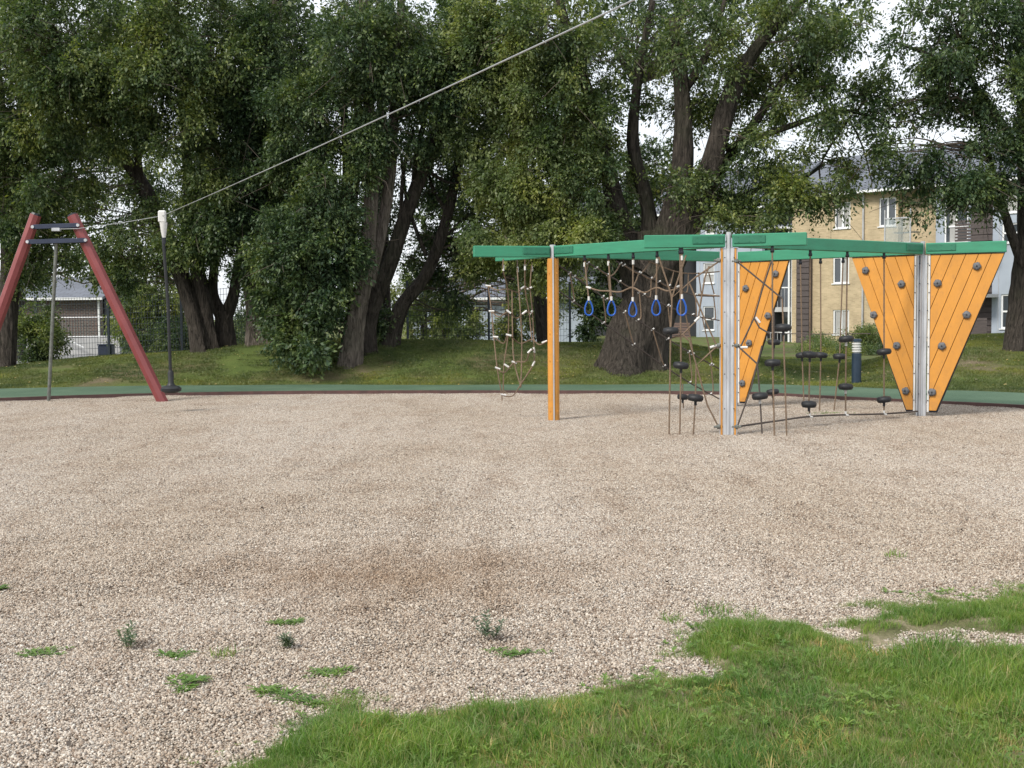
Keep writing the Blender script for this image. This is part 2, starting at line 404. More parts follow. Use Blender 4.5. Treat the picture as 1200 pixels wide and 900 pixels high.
# gravel bed
mb = MB(); pit = [(p.x, p.y) for p in near]; pit = pit + [(12.5, 0), (12.5, -4), (-17, -4)]
bm = bmesh.new(); vs = [bm.verts.new((x, y, -.004)) for x, y in pit]; bm.faces.new(vs); bmesh.ops.triangulate(bm, faces=bm.faces)
bmesh.ops.recalc_face_normals(bm, faces=bm.faces)
me = bpy.data.meshes.new('gravel_bed'); bm.to_mesh(me); bm.free()
tag(link_mesh('gravel_bed', me, MT['gravel_bed']), kind='structure')

# foreground lawn
lawn_px = [(200, 912), (255, 888), (330, 850), (362, 822), (400, 812), (450, 812), (505, 826), (560, 818), (610, 822), (652, 822), (690, 800), (740, 792), (778, 770),
           (770, 758), (800, 735), (830, 728), (900, 722), (960, 728), (985, 700), (1060, 694), (1130, 690), (1210, 688)]
lawn = [G(*p) for p in lawn_px]
LP = np.array([(p.x, p.y) for p in lawn] + [(5.5, 8.6), (9, 9.0), (12, 8), (12, -3), (-3.5, -3), (-3, 2.5)])
def inside(poly, x, y):
    r = np.zeros(x.shape, bool); m = len(poly)
    for i in range(m):
        x1, y1 = poly[i]; x2, y2 = poly[(i + 1) % m]
        if y1 == y2: continue
        c = ((y1 > y) != (y2 > y)) & (x < (x2 - x1) * (y - y1) / (y2 - y1) + x1); r ^= c
    return r
def sdist(poly, x, y):
    d = np.full(x.shape, 1e9); m = len(poly)
    for i in range(m):
        a = poly[i]; b_ = poly[(i + 1) % m]; ab = b_ - a
        t = np.clip(((x - a[0]) * ab[0] + (y - a[1]) * ab[1]) / (ab @ ab), 0, 1)
        d = np.minimum(d, np.hypot(x - a[0] - t * ab[0], y - a[1] - t * ab[1]))
    return np.where(inside(poly, x, y), d, -d)
def vnoise(x, y, s, seed=0):
    x = x * s + seed * 17.3; y = y * s + seed * 9.1; xi = np.floor(x); yi = np.floor(y); fx = x - xi; fy = y - yi
    fx = fx * fx * (3 - 2 * fx); fy = fy * fy * (3 - 2 * fy)
    def h(a, b_): q = np.sin(a * 127.1 + b_ * 311.7 + seed) * 43758.5453; return q - np.floor(q)
    return (h(xi, yi) * (1 - fx) + h(xi + 1, yi) * fx) * (1 - fy) + (h(xi, yi + 1) * (1 - fx) + h(xi + 1, yi + 1) * fx) * fy
bare = [(*G(1110, 752)[:2], .42, .30), (*G(1180, 756)[:2], .35, .25), (*G(1030, 765)[:2], .18, .16), (*G(985, 745)[:2], .16, .15), (*G(815, 788)[:2], .16, .2), (*G(1000, 722)[:2], .2, .14), (*G(455, 838)[:2], .14, .12)]
def bareness(x, y):
    b_ = np.zeros(x.shape)
    for cx, cy, rx, ry in bare: b_ = np.maximum(b_, 1 - np.hypot((x - cx) / rx, (y - cy) / ry) * .75)
    return np.clip(b_, 0, 1)
def soil_z(x, y):
    d = sdist(LP, x, y); s = np.clip(d / .35, -.5, 1)
    thin = np.clip((y - 6.0) / .35, 0, 1) * np.clip((x - .7) / .4, 0, 1)
    return -.016 + .055 * s * (1 - .82 * thin) + .03 * thin * (vnoise(x, y, 5, 14) - .5) + .018 * (vnoise(x, y, 4, 3) - .5) + .012 * (vnoise(x, y, 13, 5) - .5) - .055 * bareness(x, y) + .012 * (vnoise(x, y, 22, 15) - .5)
gx = np.arange(-3.6, 10, .05); gy = np.arange(-2, 9.6, .05); X, Yg = np.meshgrid(gx, gy); Z = soil_z(X, Yg)
Z = np.where(sdist(LP, X, Yg) < -.15, -.03, Z)
nx, ny = len(gx), len(gy); ii, jj = np.meshgrid(np.arange(nx - 1), np.arange(ny - 1)); b = (jj * nx + ii).ravel()
keep = (Z.ravel()[b] > -.029); b = b[keep]
o = link_mesh('lawn_soil', np_mesh('lawn_soil', np.stack([X.ravel(), Yg.ravel(), Z.ravel()], 1), np.stack([b, b + 1, b + nx + 1, b + nx], 1), 4), MT['soil'], smooth=True)
tag(o, kind='structure')

# ------------------------------------------------------------------ scattering with geometry nodes
def scatter(name, pts, rot, scl, idx, protos, label=None, kind='stuff', tilt=None):
    me = bpy.data.meshes.new(name); pts = np.asarray(pts, np.float32)
    me.vertices.add(len(pts)); me.vertices.foreach_set('co', pts.ravel())
    for nm, tp, arr in (('rz', 'FLOAT', rot), ('scl', 'FLOAT', scl), ('pick', 'INT', idx)):
        a = me.attributes.new(nm, tp, 'POINT'); a.data.foreach_set('value', np.asarray(arr, np.float32 if tp == 'FLOAT' else np.int32))
    o = bpy.data.objects.new(name, me); COL.objects.link(o); ORG[o] = Vector((0, 0, 0))
    g = bpy.data.node_groups.new(name, 'GeometryNodeTree')
    g.interface.new_socket('Geometry', in_out='INPUT', socket_type='NodeSocketGeometry')
    g.interface.new_socket('Geometry', in_out='OUTPUT', socket_type='NodeSocketGeometry')
    N = g.nodes.new; gi = N('NodeGroupInput'); go = N('NodeGroupOutput'); ip = N('GeometryNodeInstanceOnPoints')
    jg = N('GeometryNodeJoinGeometry')
    for pr in reversed(protos):
        oi = N('GeometryNodeObjectInfo'); oi.inputs['Object'].default_value = pr; oi.inputs['As Instance'].default_value = True
        g.links.new(oi.outputs['Geometry'], jg.inputs[0])
    def attr(nm, dt):
        q = N('GeometryNodeInputNamedAttribute'); q.data_type = dt; q.inputs['Name'].default_value = nm; return q.outputs[0]
    mtp = N('GeometryNodeMeshToPoints'); g.links.new(gi.outputs[0], mtp.inputs[0])
    g.links.new(mtp.outputs[0], ip.inputs['Points']); g.links.new(jg.outputs[0], ip.inputs['Instance'])
    ip.inputs['Pick Instance'].default_value = True; g.links.new(attr('pick', 'INT'), ip.inputs['Instance Index'])
    cx = N('ShaderNodeCombineXYZ'); g.links.new(attr('rz', 'FLOAT'), cx.inputs[2]); g.links.new(cx.outputs[0], ip.inputs['Rotation'])
    g.links.new(attr('scl', 'FLOAT'), ip.inputs['Scale'])
    g.links.new(ip.outputs[0], go.inputs[0])
    md = o.modifiers.new('scatter', 'NODES'); md.node_group = g
    if kind: o['kind'] = kind
    if label: o['label'] = label
    return o
def proto(name, me, mat):
    me.materials.append(mat); return bpy.data.objects.new(name, me)

# stones
def stone_patch(seed, rad=.5, count=7000):
    r = np.random.default_rng(seed)
    a = r.uniform(0, 2 * math.pi, count); d = rad * np.sqrt(r.uniform(0, 1, count))
    c = np.stack([d * np.cos(a), d * np.sin(a), r.uniform(-.002, .008, count)], 1)
    # octahedron-like lumps, 6 verts 8 tris, squashed and jittered
    base = np.array([(1, 0, 0), (0, 1, 0), (-1, 0, 0), (0, -1, 0), (.15, .1, 1), (-.1, 0, -1)], float)
    fc = np.array([(0, 1, 4), (1, 2, 4), (2, 3, 4), (3, 0, 4), (1, 0, 5), (2, 1, 5), (3, 2, 5), (0, 3, 5)])
    s = (.0047 + .0058 * r.uniform(0, 1, count) ** 1.6)[:, None] * np.stack([r.uniform(.8, 1.3, count), r.uniform(.65, 1.0, count), r.uniform(.5, .85, count)], 1)
    v = base[None] * s[:, None, :] * r.uniform(.8, 1.2, (count, 6, 1)) 
    v[:, 4, :2] += r.uniform(-.4, .4, (count, 2)) * s[:, :2]
    e = np.stack([r.normal(0, .45, count), r.normal(0, .45, count), r.uniform(0, 6.28, count)], 1)
    def rot(v, ax, t):
        i, j = [(1, 2), (2, 0), (0, 1)][ax]; q = v.copy(); co, si = np.cos(t)[:, None], np.sin(t)[:, None]
        q[..., i] = v[..., i] * co - v[..., j] * si; q[..., j] = v[..., i] * si + v[..., j] * co; return q
    for ax in range(3): v = rot(v, ax, e[:, ax])
    v += c[:, None, :]
    f = fc[None] + (np.arange(count) * 6)[:, None, None]
    return np_mesh('stone_patch', v.reshape(-1, 3), f.reshape(-1, 3), 3)
sp = [proto('stone_patch', stone_patch(s), MT['stone']) for s in (1, 2, 3, 4)]
gx, gy = np.meshgrid(np.arange(-13, 11.5, .56), np.arange(2.4, 25, .56)); gx = gx.ravel() + rng.uniform(-.1, .1, gx.size); gy = gy.ravel() + rng.uniform(-.1, .1, gy.size)
k = (np.abs(gx + .6) < 1.8 + gy * .50) & (gy < y_near(gx) - .42) & ((sdist(LP, gx, gy) < .75) | ((gy > 5.6) & (gx > .5)))
gx, gy = gx[k], gy[k]
gz = .004 + .012 * (vnoise(gx, gy, .8, 2) - .5)
o = scatter('gravel', np.stack([gx, gy, gz], 1), rng.uniform(0, 6.28, len(gx)), np.ones(len(gx)), rng.integers(0, 4, len(gx)), sp)
o['label'] = 'beige and grey loose gravel covering the playground pit'

# grass tufts
def blades(count, rad, h0, h1, wd, lean, seed, seg=3):
    r = np.random.default_rng(seed); V = []; Fq = []
    for i in range(count):
        a = r.uniform(0, 6.28); d = rad * math.sqrt(r.uniform()); x0, y0 = d * math.cos(a), d * math.sin(a)
        h = r.uniform(h0, h1); th = r.uniform(0, 6.28); ln = abs(r.normal(0, lean)) * h + .1 * h
        dx, dy = math.cos(th), math.sin(th); ww = wd * r.uniform(.6, 1.2); fa = r.uniform(0, 6.28); sx, sy = math.cos(fa) * ww / 2, math.sin(fa) * ww / 2
        b0 = len(V)
        for s in range(seg + 1):
            t = s / seg; k_ = (1 - t ** 2.2) * .95 + .05; zz = h * (t - .25 * (ln / h) * t * t); oo = ln * t * t
            V.append((x0 + dx * oo - sx * k_, y0 + dy * oo - sy * k_, zz - .01)); V.append((x0 + dx * oo + sx * k_, y0 + dy * oo + sy * k_, zz - .01))
        for s in range(seg): q = b0 + 2 * s; Fq.append((q, q + 1, q + 3, q + 2))
    return np_mesh('tuft', np.array(V), np.array(Fq), 4)
tufts = [proto('tuft', blades(46, .07, .03, .085, .0042, .5, s), MT['grass_blade']) for s in range(5)]
tufts += [proto('tuft', blades(34, .05, .05, .12, .0048, .6, s), MT['grass_blade']) for s in (11, 12)]
tufts += [proto('tuft', blades(18, .06, .03, .09, .0036, .8, 21), MT['straw'])]
def rosette(nl, L, wd, seed, up=.5):
    r = np.random.default_rng(seed); V = []; Fq = []
    for i in range(nl):
        a = i * 2.4 + r.uniform(-.3, .3); l = L * r.uniform(.6, 1.1); ww = wd * r.uniform(.7, 1.1); el_ = up * r.uniform(.4, 1.3); b0 = len(V); seg = 4
        prof = [.15, .5, 1.0, .8, .06]
        for s in range(seg + 1):
            t = s / seg; rr = l * t; zz = .004 + l * (el_ * t - .55 * el_ * t * t); cx, cy = math.cos(a), math.sin(a); h_ = ww / 2 * prof[s]
            for q, dz in ((-1, .25 * h_), (1, .25 * h_)): V.append((cx * rr - cy * h_ * q, cy * rr + cx * h_ * q, zz + dz))
        for s in range(seg): q = b0 + 2 * s; Fq.append((q, q + 1, q + 3, q + 2))
    return V, Fq
def rosette_mesh(*a, **k):
    V, Fq = rosette(*a, **k); return np_mesh('rosette', np.array(V), np.array(Fq), 4)
broad = [proto('rosette', rosette_mesh(9, .085, .020, s, up=1.0), MT['weed_leaf']) for s in (1, 2)] + [proto('rosette', rosette_mesh(12, .04, .022, 5, up=1.1), MT['weed_leaf'])]
N0 = 190000
x = rng.uniform(-3.4, 9.5, N0); y = rng.uniform(2.4, 9.6, N0)
k = np.abs(x) < 1.6 + y * .62; x, y = x[k], y[k]
d = sdist(LP, x, y) + .10 + .34 * (vnoise(x, y, 3, 8) - .5) + .22 * (vnoise(x, y, 9, 4) - .5)
bn = bareness(x, y); dens = np.clip(d / .16, 0, 1) * (1 - np.clip(bn * 2.2, 0, .97)) * (.35 + .65 * (vnoise(x, y, 6, 9) > .28))
dens = np.where((y > 6.38) & (x > 1.2), dens * np.clip(2.6 * (.6 * vnoise(x, y, 3.1, 6) + .4 * vnoise(x, y, 8, 16)) - .38, .16, .92), dens)
k = rng.uniform(0, 1, len(x)) < dens * .62; x, y, d = x[k], y[k], d[k]
scl = np.clip(.55 + d * .9, .5, 1.1) * rng.uniform(.7, 1.3, len(x)) * (.55 + .95 * vnoise(x, y, 3.5, 1)) * np.where((y > 6.2) & (x > 1.0), .62, .70)
pick = rng.choice(8, len(x), p=[.16, .16, .16, .16, .14, .085, .085, .05])
pick = np.where((vnoise(x, y, 1.4, 12) + .25 * (x > .8) * (y < 5.5) > .60) & (rng.uniform(0, 1, len(x)) < .33), 7, pick)
o = scatter('grass', np.stack([x, y, soil_z(x, y)], 1), rng.uniform(0, 6.28, len(x)), scl, pick, tufts)
o['label'] = 'bright green uneven grass with weeds at the near edge of the gravel'
NB = 8500
x = rng.uniform(-3, 6, NB); y = rng.uniform(3.5, 8, NB); d = sdist(LP, x, y); k = (d > 0) & (vnoise(x, y, 1.8, 5) > .34) & (np.abs(x) < .3 + y * .46) & (bareness(x, y) < .2); x, y = x[k], y[k]
o = scatter('ground_weeds', np.stack([x, y, soil_z(x, y) + .022], 1), rng.uniform(0, 6.28, len(x)), rng.uniform(.2, .48, len(x)), rng.integers(0, 3, len(x)), broad)
o['label'] = 'low broad-leaved weeds growing through the foreground grass'

# mound grass
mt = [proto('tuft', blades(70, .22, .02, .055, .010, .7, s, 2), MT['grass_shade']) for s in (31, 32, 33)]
N1 = 46000
x = rng.uniform(-16, 16, N1); y = rng.uniform(21, 42, N1)
k = (np.abs(x) < y * .47) & (y > y_far(x) + .12) & ((y < 33) | ((x > 5.5) & (x < 11))) & (vnoise(x, y, .9, 3) * .6 + vnoise(x, y, 3, 3) * .4 > np.where(x < -3, .36, .22))
x, y = x[k], y[k]
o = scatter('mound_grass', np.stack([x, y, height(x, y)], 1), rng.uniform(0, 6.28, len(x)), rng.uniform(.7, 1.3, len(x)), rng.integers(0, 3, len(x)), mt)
o['label'] = 'short mown grass on the mound under the trees'
# fallen leaves on the mound
NL = 900; x = rng.uniform(-13, 12, NL); y = rng.uniform(23, 31, NL); k = (y > y_far(x) + .1) ; x, y = x[k], y[k]; z = height(x, y) + .045
s = rng.uniform(.018, .045, len(x)); a = rng.uniform(0, 6.28, len(x)); V = []
cs, sn = np.cos(a), np.sin(a)
V = np.stack([np.stack([x + s * cs, y + s * sn, z + .01], 1), np.stack([x - s * .6 * sn, y + s * .6 * cs, z + .018], 1), np.stack([x - s * cs, y - s * sn, z], 1), np.stack([x + s * .6 * sn, y - s * .6 * cs, z + .004], 1)], 1)
o = link_mesh('fallen_leaves', np_mesh('fallen_leaves', V.reshape(-1, 3), np.arange(len(x) * 4).reshape(-1, 4), 4), MT['straw'])
tag(o, 'pale fallen leaves scattered on the mound under the trees', kind='stuff')

NL = 260; x = rng.uniform(-8, 8, NL); y = 4.2 + 18 * rng.uniform(0, 1, NL) ** 1.6; k = (y < y_near(x) - .2) & (np.abs(x) < .3 + .46 * y) & (sdist(LP, x, y) < -.05); x, y = x[k], y[k]; z = np.full(len(x), .022)
s = rng.uniform(.006, .022, len(x)); a = rng.uniform(0, 6.28, len(x)); cs, sn = np.cos(a), np.sin(a)
V = np.stack([np.stack([x + s * cs, y + s * sn, z + .008], 1), np.stack([x - s * .5 * sn, y + s * .5 * cs, z + .012], 1), np.stack([x - s * cs, y - s * sn, z - .004], 1), np.stack([x + s * .5 * sn, y - s * .5 * cs, z], 1)], 1)
o = link_mesh('leaf_litter', np_mesh('leaf_litter', V.reshape(-1, 3), np.arange(len(x) * 4).reshape(-1, 4), 4), MT['twig'])
tag(o, 'small dark dry leaves and bits of bark lying on the gravel', kind='stuff')

# ------------------------------------------------------------------ single weeds in the gravel
def weed(px, py, label, kind, size):
    p = G(px, py); V, Fq = [], []
    t = thing('weed', (p.x, p.y, .006), label, 'weed', 'weeds growing in the gravel')
    r = np.random.default_rng(int(px * 7 + py)); 
    if kind == 'tuft':
        me = blades(int(60 * size / .1), size * .7, .03, .035 + size * .5, .005, .9, int(px)); mat = MT['grass_blade']
    elif kind == 'rosette':
        
        V = []; Fq = []
        for j in range(7):
            v, f = rosette(int(9 + 20 * size), size * r.uniform(.3, .75), size * .085, int(px) + j, up=.6); ox, oy = r.normal(0, size * .35), r.normal(0, size * .3); b0 = len(V)
            V += [(q[0] + ox, q[1] + oy, q[2]) for q in v]; Fq += [tuple(i + b0 for i in g) for g in f]
        me = np_mesh('weed', np.array(V), np.array(Fq), 4); mat = MT['weed_leaf']
    elif kind == 'spread':
        V = []; Fq = []
        for j in range(int(14 + 60 * size)):
            v, f = rosette(5, .05, .012, int(px) + j, up=.7); ox, oy = r.normal(0, size * .55), r.normal(0, size * .35); b0 = len(V)
            V += [(q[0] + ox, q[1] + oy, q[2]) for q in v]; Fq += [tuple(i + b0 for i in g) for g in f]
        me = np_mesh('weed', np.array(V), np.array(Fq), 4); mat = MT['weed_leaf']
    else:
        V = []; Fq = []
        for j in range(int(4 + 30 * size)):
            h = size * r.uniform(.4, 1.1); ox, oy = r.normal(0, size * .25), r.normal(0, size * .25)
            for lv in range(4):
                v, f = rosette(5, .035, .012, int(px) + j * 5 + lv, up=1.2); b0 = len(V)
                V += [(q[0] + ox * (1 + lv * .2), q[1] + oy * (1 + lv * .2), q[2] + h * (lv + 1) / 4) for q in v]; Fq += [tuple(i + b0 for i in g) for g in f]
        me = np_mesh('weed', np.array(V), np.array(Fq), 4); mat = MT['weed_grey']
    me.transform(Matrix.Translation((p.x, p.y, .006)))
    link_mesh('foliage', me, mat, t)
for a in [
    (48, 768, 'small low green weed nearest the left edge of the gravel', 'spread', .10),
    (152, 762, 'grey-green leafy weed seedling on the left of the gravel', 'stem', .09),
    (218, 806, 'largest flat green weed rosette in the gravel on the left', 'rosette', .16),
    (200, 772, 'thin sparse weed just behind the largest flat rosette', 'spread', .08),
    (265, 772, 'compact bright green grass tuft right of the flat rosette', 'tuft', .10),
    (335, 814, 'bright green dandelion rosette beside the lawn edge', 'rosette', .14),
    (352, 824, 'green dandelion rosette touching the left tip of the lawn', 'rosette', .12),
    (340, 733, 'yellowish flattened weed farthest back among the left weeds', 'spread', .07),
    (338, 764, 'small blue-green seedling behind the dandelion rosettes', 'stem', .06),
    (392, 792, 'thin dull weed in the gravel just behind the lawn edge', 'spread', .10),
    (572, 752, 'tall grey-green weed standing alone in the middle of the gravel', 'stem', .13),
    (602, 768, 'dark low weed right beside the tall grey-green weed', 'spread', .09),
    (786, 730, 'small round grass tuft left of the lawn corner', 'tuft', .09),
    (837, 720, 'thick round grass tuft at the left corner of the lawn', 'tuft', .14),
    (884, 724, 'low grass tuft at the back edge of the lawn', 'tuft', .08),
    (1049, 654, 'lone spiky green weed far out on the right of the gravel', 'tuft', .10),
    (968, 485, 'flat green weed patch under the hanging disc ropes', 'spread', .28),
    (0, 692, 'tiny green seedling cut by the left edge of the picture', 'spread', .04)]:
    weed(*a)

# ------------------------------------------------------------------ climbing frame
ZB = 2.60; BH = .165; BT = .10; ZU = ZB - BH
P1 = Vector((.61, 17.86, 0)); P2 = Vector((2.81, 15.6, 0)); P3 = Vector((6.18, 18.06, 0)); P4 = Vector((3.80, 20.3, 0))
P1 = G(649, 493); P2 = G(853.5, 510); P3 = G(1079, 488.5); P4 = G(860, 477)
frame = thing('playground_climber', (P2.x, P2.y, 0), 'green beamed climbing frame with orange post and triangular orange climbing panels', 'climbing frame')
def beam(a, b, dz=0, ext=0, name='beam'):
    a = Vector((a[0], a[1], 0)); b = Vector((b[0], b[1], 0)); d = (b - a).normalized(); b = b + d * ext
    z = ZB - BH / 2 + dz; MB().bar(a + Vector((0, 0, z)), b + Vector((0, 0, z)), BT, BH).build(name, 'green', frame, bevel=.008); return a, b, d
def perp(d): return Vector((-d.y, d.x, 0))
def off(p, q, s, side=0):
    d = Vector((q.x - p.x, q.y - p.y, 0)).normalized(); return p + d * s + perp(d) * side
def at_top(px, py, z=ZB):
    r = ray(px, py); t = (z - CAMZ) / r.z; return Vector((r.x * t, r.y * t, 0))
E1 = P(556, 400, 17.55); E1.z = 0; A1 = P(584, 400, 19.05); A1.z = 0
E3 = P(755, 400, 15.55); E3.z = 0; E4 = P(945, 400, 15.2); E4.z = 0; E6 = P(1178, 400, 17.45); E6.z = 0
arms = {}
arms['1a'] = beam(off(P1, E1, .05), E1); beam(off(P1, A1, .05), A1)
beam(off(P1, P2, .05), off(P2, P1, .12)); beam(off(P2, E3, .05), E3); beam(off(P2, E4, .05), E4)
beam(off(P2, P3, .22), off(P3, P2, .05)); beam(off(P3, E6, .05), E6)
beam(off(P1, P4, .10), off(P4, P1, .05)); beam(off(P4, P3, .05), off(P3, P4, .10))
# cheek plates and bolts
def plates(Pc, targets):
    for T in targets:
        d = Vector((T.x - Pc.x, T.y - Pc.y, 0)).normalized(); pn = perp(d)
        if pn.y > 0: pn = -pn
        L = .40; a = Pc + d * .07 + pn * (BT / 2 + .007); b_ = Pc + d * (.07 + L) + pn * (BT / 2 + .007); z = ZB - BH * .42
        o = MB().bar(a + Vector((0, 0, z)), b_ + Vector((0, 0, z)), .012, BH * .62).build('cheek_plate', 'shaded_green_plate', frame, bevel=.004)
        mb = MB()
        for s in (.06, .20, .34):
            for dz in (-.03, .03):
                q = Pc + d * (.07 + s) + pn * (BT / 2 + .013) + Vector((0, 0, z + dz)); mb.tube([q, q + pn * .006], .007, 6)
        mb.build('bolts', 'shaded_green_plate', o, kind='stuff')
plates(P1, [E1, P2]); plates(P2, [E3, E4]); plates(P3, [P2, E6])
def post(Pc, dirs_, kind):
    if kind == 'orange':
        steel = MB().tube([Pc + Vector((0, 0, -.2)), Pc + Vector((0, 0, ZB + .02))], .045, 12)
        po = steel.build('post', 'steel', frame)
        for sx in (-1, 1):
            c = Vector((sx * .062, -.012, 0)); prof = []
            for k_ in range(9):
                a = math.pi * k_ / 8 - math.pi / 2
                prof.append(Vector((sx * (.002 + .072 * math.cos(a)), .085 * math.sin(a), 0)))
            poly = [Pc + Vector((sx * .012 + q.x, q.y - .01, 0)) for q in prof]
            MB().prism(poly, Vector((0, 0, ZU - .02))).build('post_cover', 'orange', po, smooth=False)
            mb = MB()
            for z in (.15, .9, 1.3, 1.78, 2.2):
                q = Pc + Vector((sx * .055, -.072, z)); mb.tube([q, q + Vector((0, -.016, 0))], .012, 6)
            mb.build('bolts', 'orange', po, kind='stuff')
        MB().bar(Pc + Vector((0, -.104, .0)), Pc + Vector((0, -.104, ZB - .005)), .020, .020, up=Vector((0, 1, 0))).build('post_strip', 'steel', po)
        MB().bar(Pc + Vector((0, -.080, .0)), Pc + Vector((0, -.080, ZU)), .030, .026, up=Vector((0, 1, 0))).build('post_core', 'orange', po)
    else:
        po = MB().tube([Pc + Vector((0, 0, -.2)), Pc + Vector((0, 0, ZB + .03))], .032, 14).build('post', 'steel', frame, smooth=False)
        for d in dirs_:
            d = Vector((d.x - Pc.x, d.y - Pc.y, 0)).normalized(); pn = perp(d)
            for s in (-1, 1):
                a = Pc + d * .028 + pn * s * .014; bb = Pc + d * .070 + pn * s * .014
                MB().prism([a, bb, bb + pn * .008 * s, a + pn * .008 * s], Vector((0, 0, ZU - .012))).build('flange', 'steel', po)
        mb = MB()
        for z in (.35, .8, 1.2, 1.6, 2.0, 2.3):
            for s in (-.06, .06): q = Pc + Vector((s, -.055, z)); mb.tube([q, q + Vector((0, -.012, 0))], .008, 6)
        mb.build('bolts', 'black_plastic', po, kind='stuff')
    return po
post(P1, [], 'orange')
po2 = post(P2, [E3, E4, P4], 'steel'); post(P3, [P4, E6, P2], 'steel'); post(P4, [P1, P3, Vector((P4.x, P4.y + 2, 0))], 'steel')
# orange strips on the flanges of the middle post
for T in (E3, E4):
    d = Vector((T.x - P2.x, T.y - P2.y, 0)).normalized(); pn = perp(d)
    c = P2 + d * .078; MB().prism([c - pn * .02, c + d * .022 - pn * .02, c + d * .022 + pn * .02, c + pn * .02], Vector((0, 0, ZU - .01))).build('orange_strip', 'orange', po2)
    MB().prism([c + d * .024 - pn * .01, c + d * .036 - pn * .01, c + d * .036 + pn * .01, c + d * .024 + pn * .01], Vector((0, 0, ZU - .012))).build('steel_strip', 'steel', po2)
# triangular panels
def clip(poly, a, b, c):      # keep a*x+b*z<=c
    o_ = []
    for i in range(len(poly)):
        p, q = poly[i], poly[(i + 1) % len(poly)]; dp, dq = a * p[0] + b * p[1] - c, a * q[0] + b * q[1] - c
        if dp <= 0: o_.append(p)
        if dp * dq < 0: t = dp / (dp - dq); o_.append((p[0] + (q[0] - p[0]) * t, p[1] + (q[1] - p[1]) * t))
    return o_
def panel(Pc, T, Lp, holds_px, a0=.12, zt=None, side=-1):
    d = Vector((T.x - Pc.x, T.y - Pc.y, 0)).normalized(); pn = perp(d)
    if pn.y > 0: pn = -pn
    zt = zt or ZU - .015; zb = .10; tri = [(a0, zt), (Lp, zt), (a0 + .10, zb), (a0, zb)]
    W = lambda a, z, q=0: Pc + d * a + pn * q + Vector((0, 0, z))
    pnl = MB().prism([W(a0 - .012, zt + .012, -.016), W(Lp + .012, zt + .012, -.016), W(a0 + .115, zb - .03, -.016), W(a0 - .012, zb - .03, -.016)], pn * .010).build('climbing_panel', 'black_plastic', frame)
    ex, ez = Lp - (a0 + .10), zt - zb; L_ = math.hypot(ex, ez); nx_, nz_ = ez / L_, -ex / L_; c0 = nx_ * Lp + nz_ * zt
    wd = .163; k_ = 0
    while True:
        hi_ = c0 - k_ * wd; lo_ = hi_ - wd + .007
        q = clip(clip(tri, nx_, nz_, hi_), -nx_, -nz_, -lo_)
        if len(q) < 3: break
        MB().prism([W(a, z, -.004) for a, z in q], pn * .024).build('board', 'orange', pnl, bevel=.003 if len(q) < 9 else 0)
        k_ += 1
        if k_ > 12: break
    MB().prism([W(a0 - .035, zt, -.004), W(a0 - .006, zt, -.004), W(a0 - .006, zb - .02, -.004), W(a0 - .035, zb - .02, -.004)], pn * .022).build('side_rail', 'white_plastic', pnl)
    mb = MB()
    for z in np.linspace(.25, zt - .15, 6): q = W(a0 - .02, z, .018); mb.tube([q, q + pn * .008], .009, 6)
    mb.build('bolts', 'black_plastic', pnl, kind='stuff')
    MB().prism([W(a0 - .03, zt + .014, -.01), W(Lp, zt + .014, -.01), W(Lp, zt + .034, -.01), W(a0 - .03, zt + .034, -.01)], pn * .03).build('top_rail', 'white_plastic', pnl)
    for hx, hy in holds_px:
        a, z = on_plane(hx, hy, Pc, d); c = W(a, z, .02); rr = .058
        M_ = Matrix((d, Vector((0, 0, 1)), pn)).transposed() @ Matrix.Rotation(hx, 3, 'Z')
        prof = [(rr * .8, 0), (rr, .012), (rr * 1.0, .024), (rr * .78, .040), (rr * .3, .046)]
        mb = MB().lathe(c, prof, 14, M_)
        mb.v = [tuple(Vector(v) + (Vector(v) - c) * (.10 * math.sin(i * 2.3 + hx))) for i, v in enumerate(mb.v)]
        h = mb.build('hold', 'hold', pnl, smooth=True)
        MB().tube([c + pn * .044, c + pn * .05], .012, 8).build('hold_bolt', 'black_plastic', pnl)
panel(P3, E6, 1.13, [(1145, 312), (1099, 332), (1133, 369), (1104, 405.5), (1092.5, 459.5)])
panel(P3, P4, 1.12, [(1015.5, 317), (1057.5, 333), (1025, 369), (1052, 405), (1062.5, 458)])
panel(P4, P3, 1.02, [(875, 338), (910, 321), (901, 370), (879, 402), (871, 449)])

# ------------------------------------------------------------------ ropes, rings, discs, nets
def hook(mb, p): mb.tube([p + Vector((0, 0, .0)), p + Vector((0, 0, -.07))], .020, 8); mb.tube([p + Vector((-.022, 0, -.06)), p + Vector((.022, 0, -.06))], .022, 8)
def on_line(px, a, b, z):
    """point with height z on the vertical plane a-b seen at column px (near beam height)"""
    d = Vector((b.x - a.x, b.y - a.y, 0)).normalized()
    s, _ = on_plane(px, 300, a, d); q = a + d * s; q.z = z; return q
def plane_pt(px, py, a, b):
    d = Vector((b.x - a.x, b.y - a.y, 0)).normalized(); s, z = on_plane(px, py, a, d); q = a + d * s; q.z = z; return q
RG = 'blue hand rings hanging under the green beam'
ords = ['leftmost blue loop ring hanging beside the orange post', 'second blue loop ring from the orange post', 'middle one of the five hanging blue loop rings',
        'fourth blue loop ring from the orange post, in front of the big trunk', 'fifth blue loop ring, nearest the grey middle post']
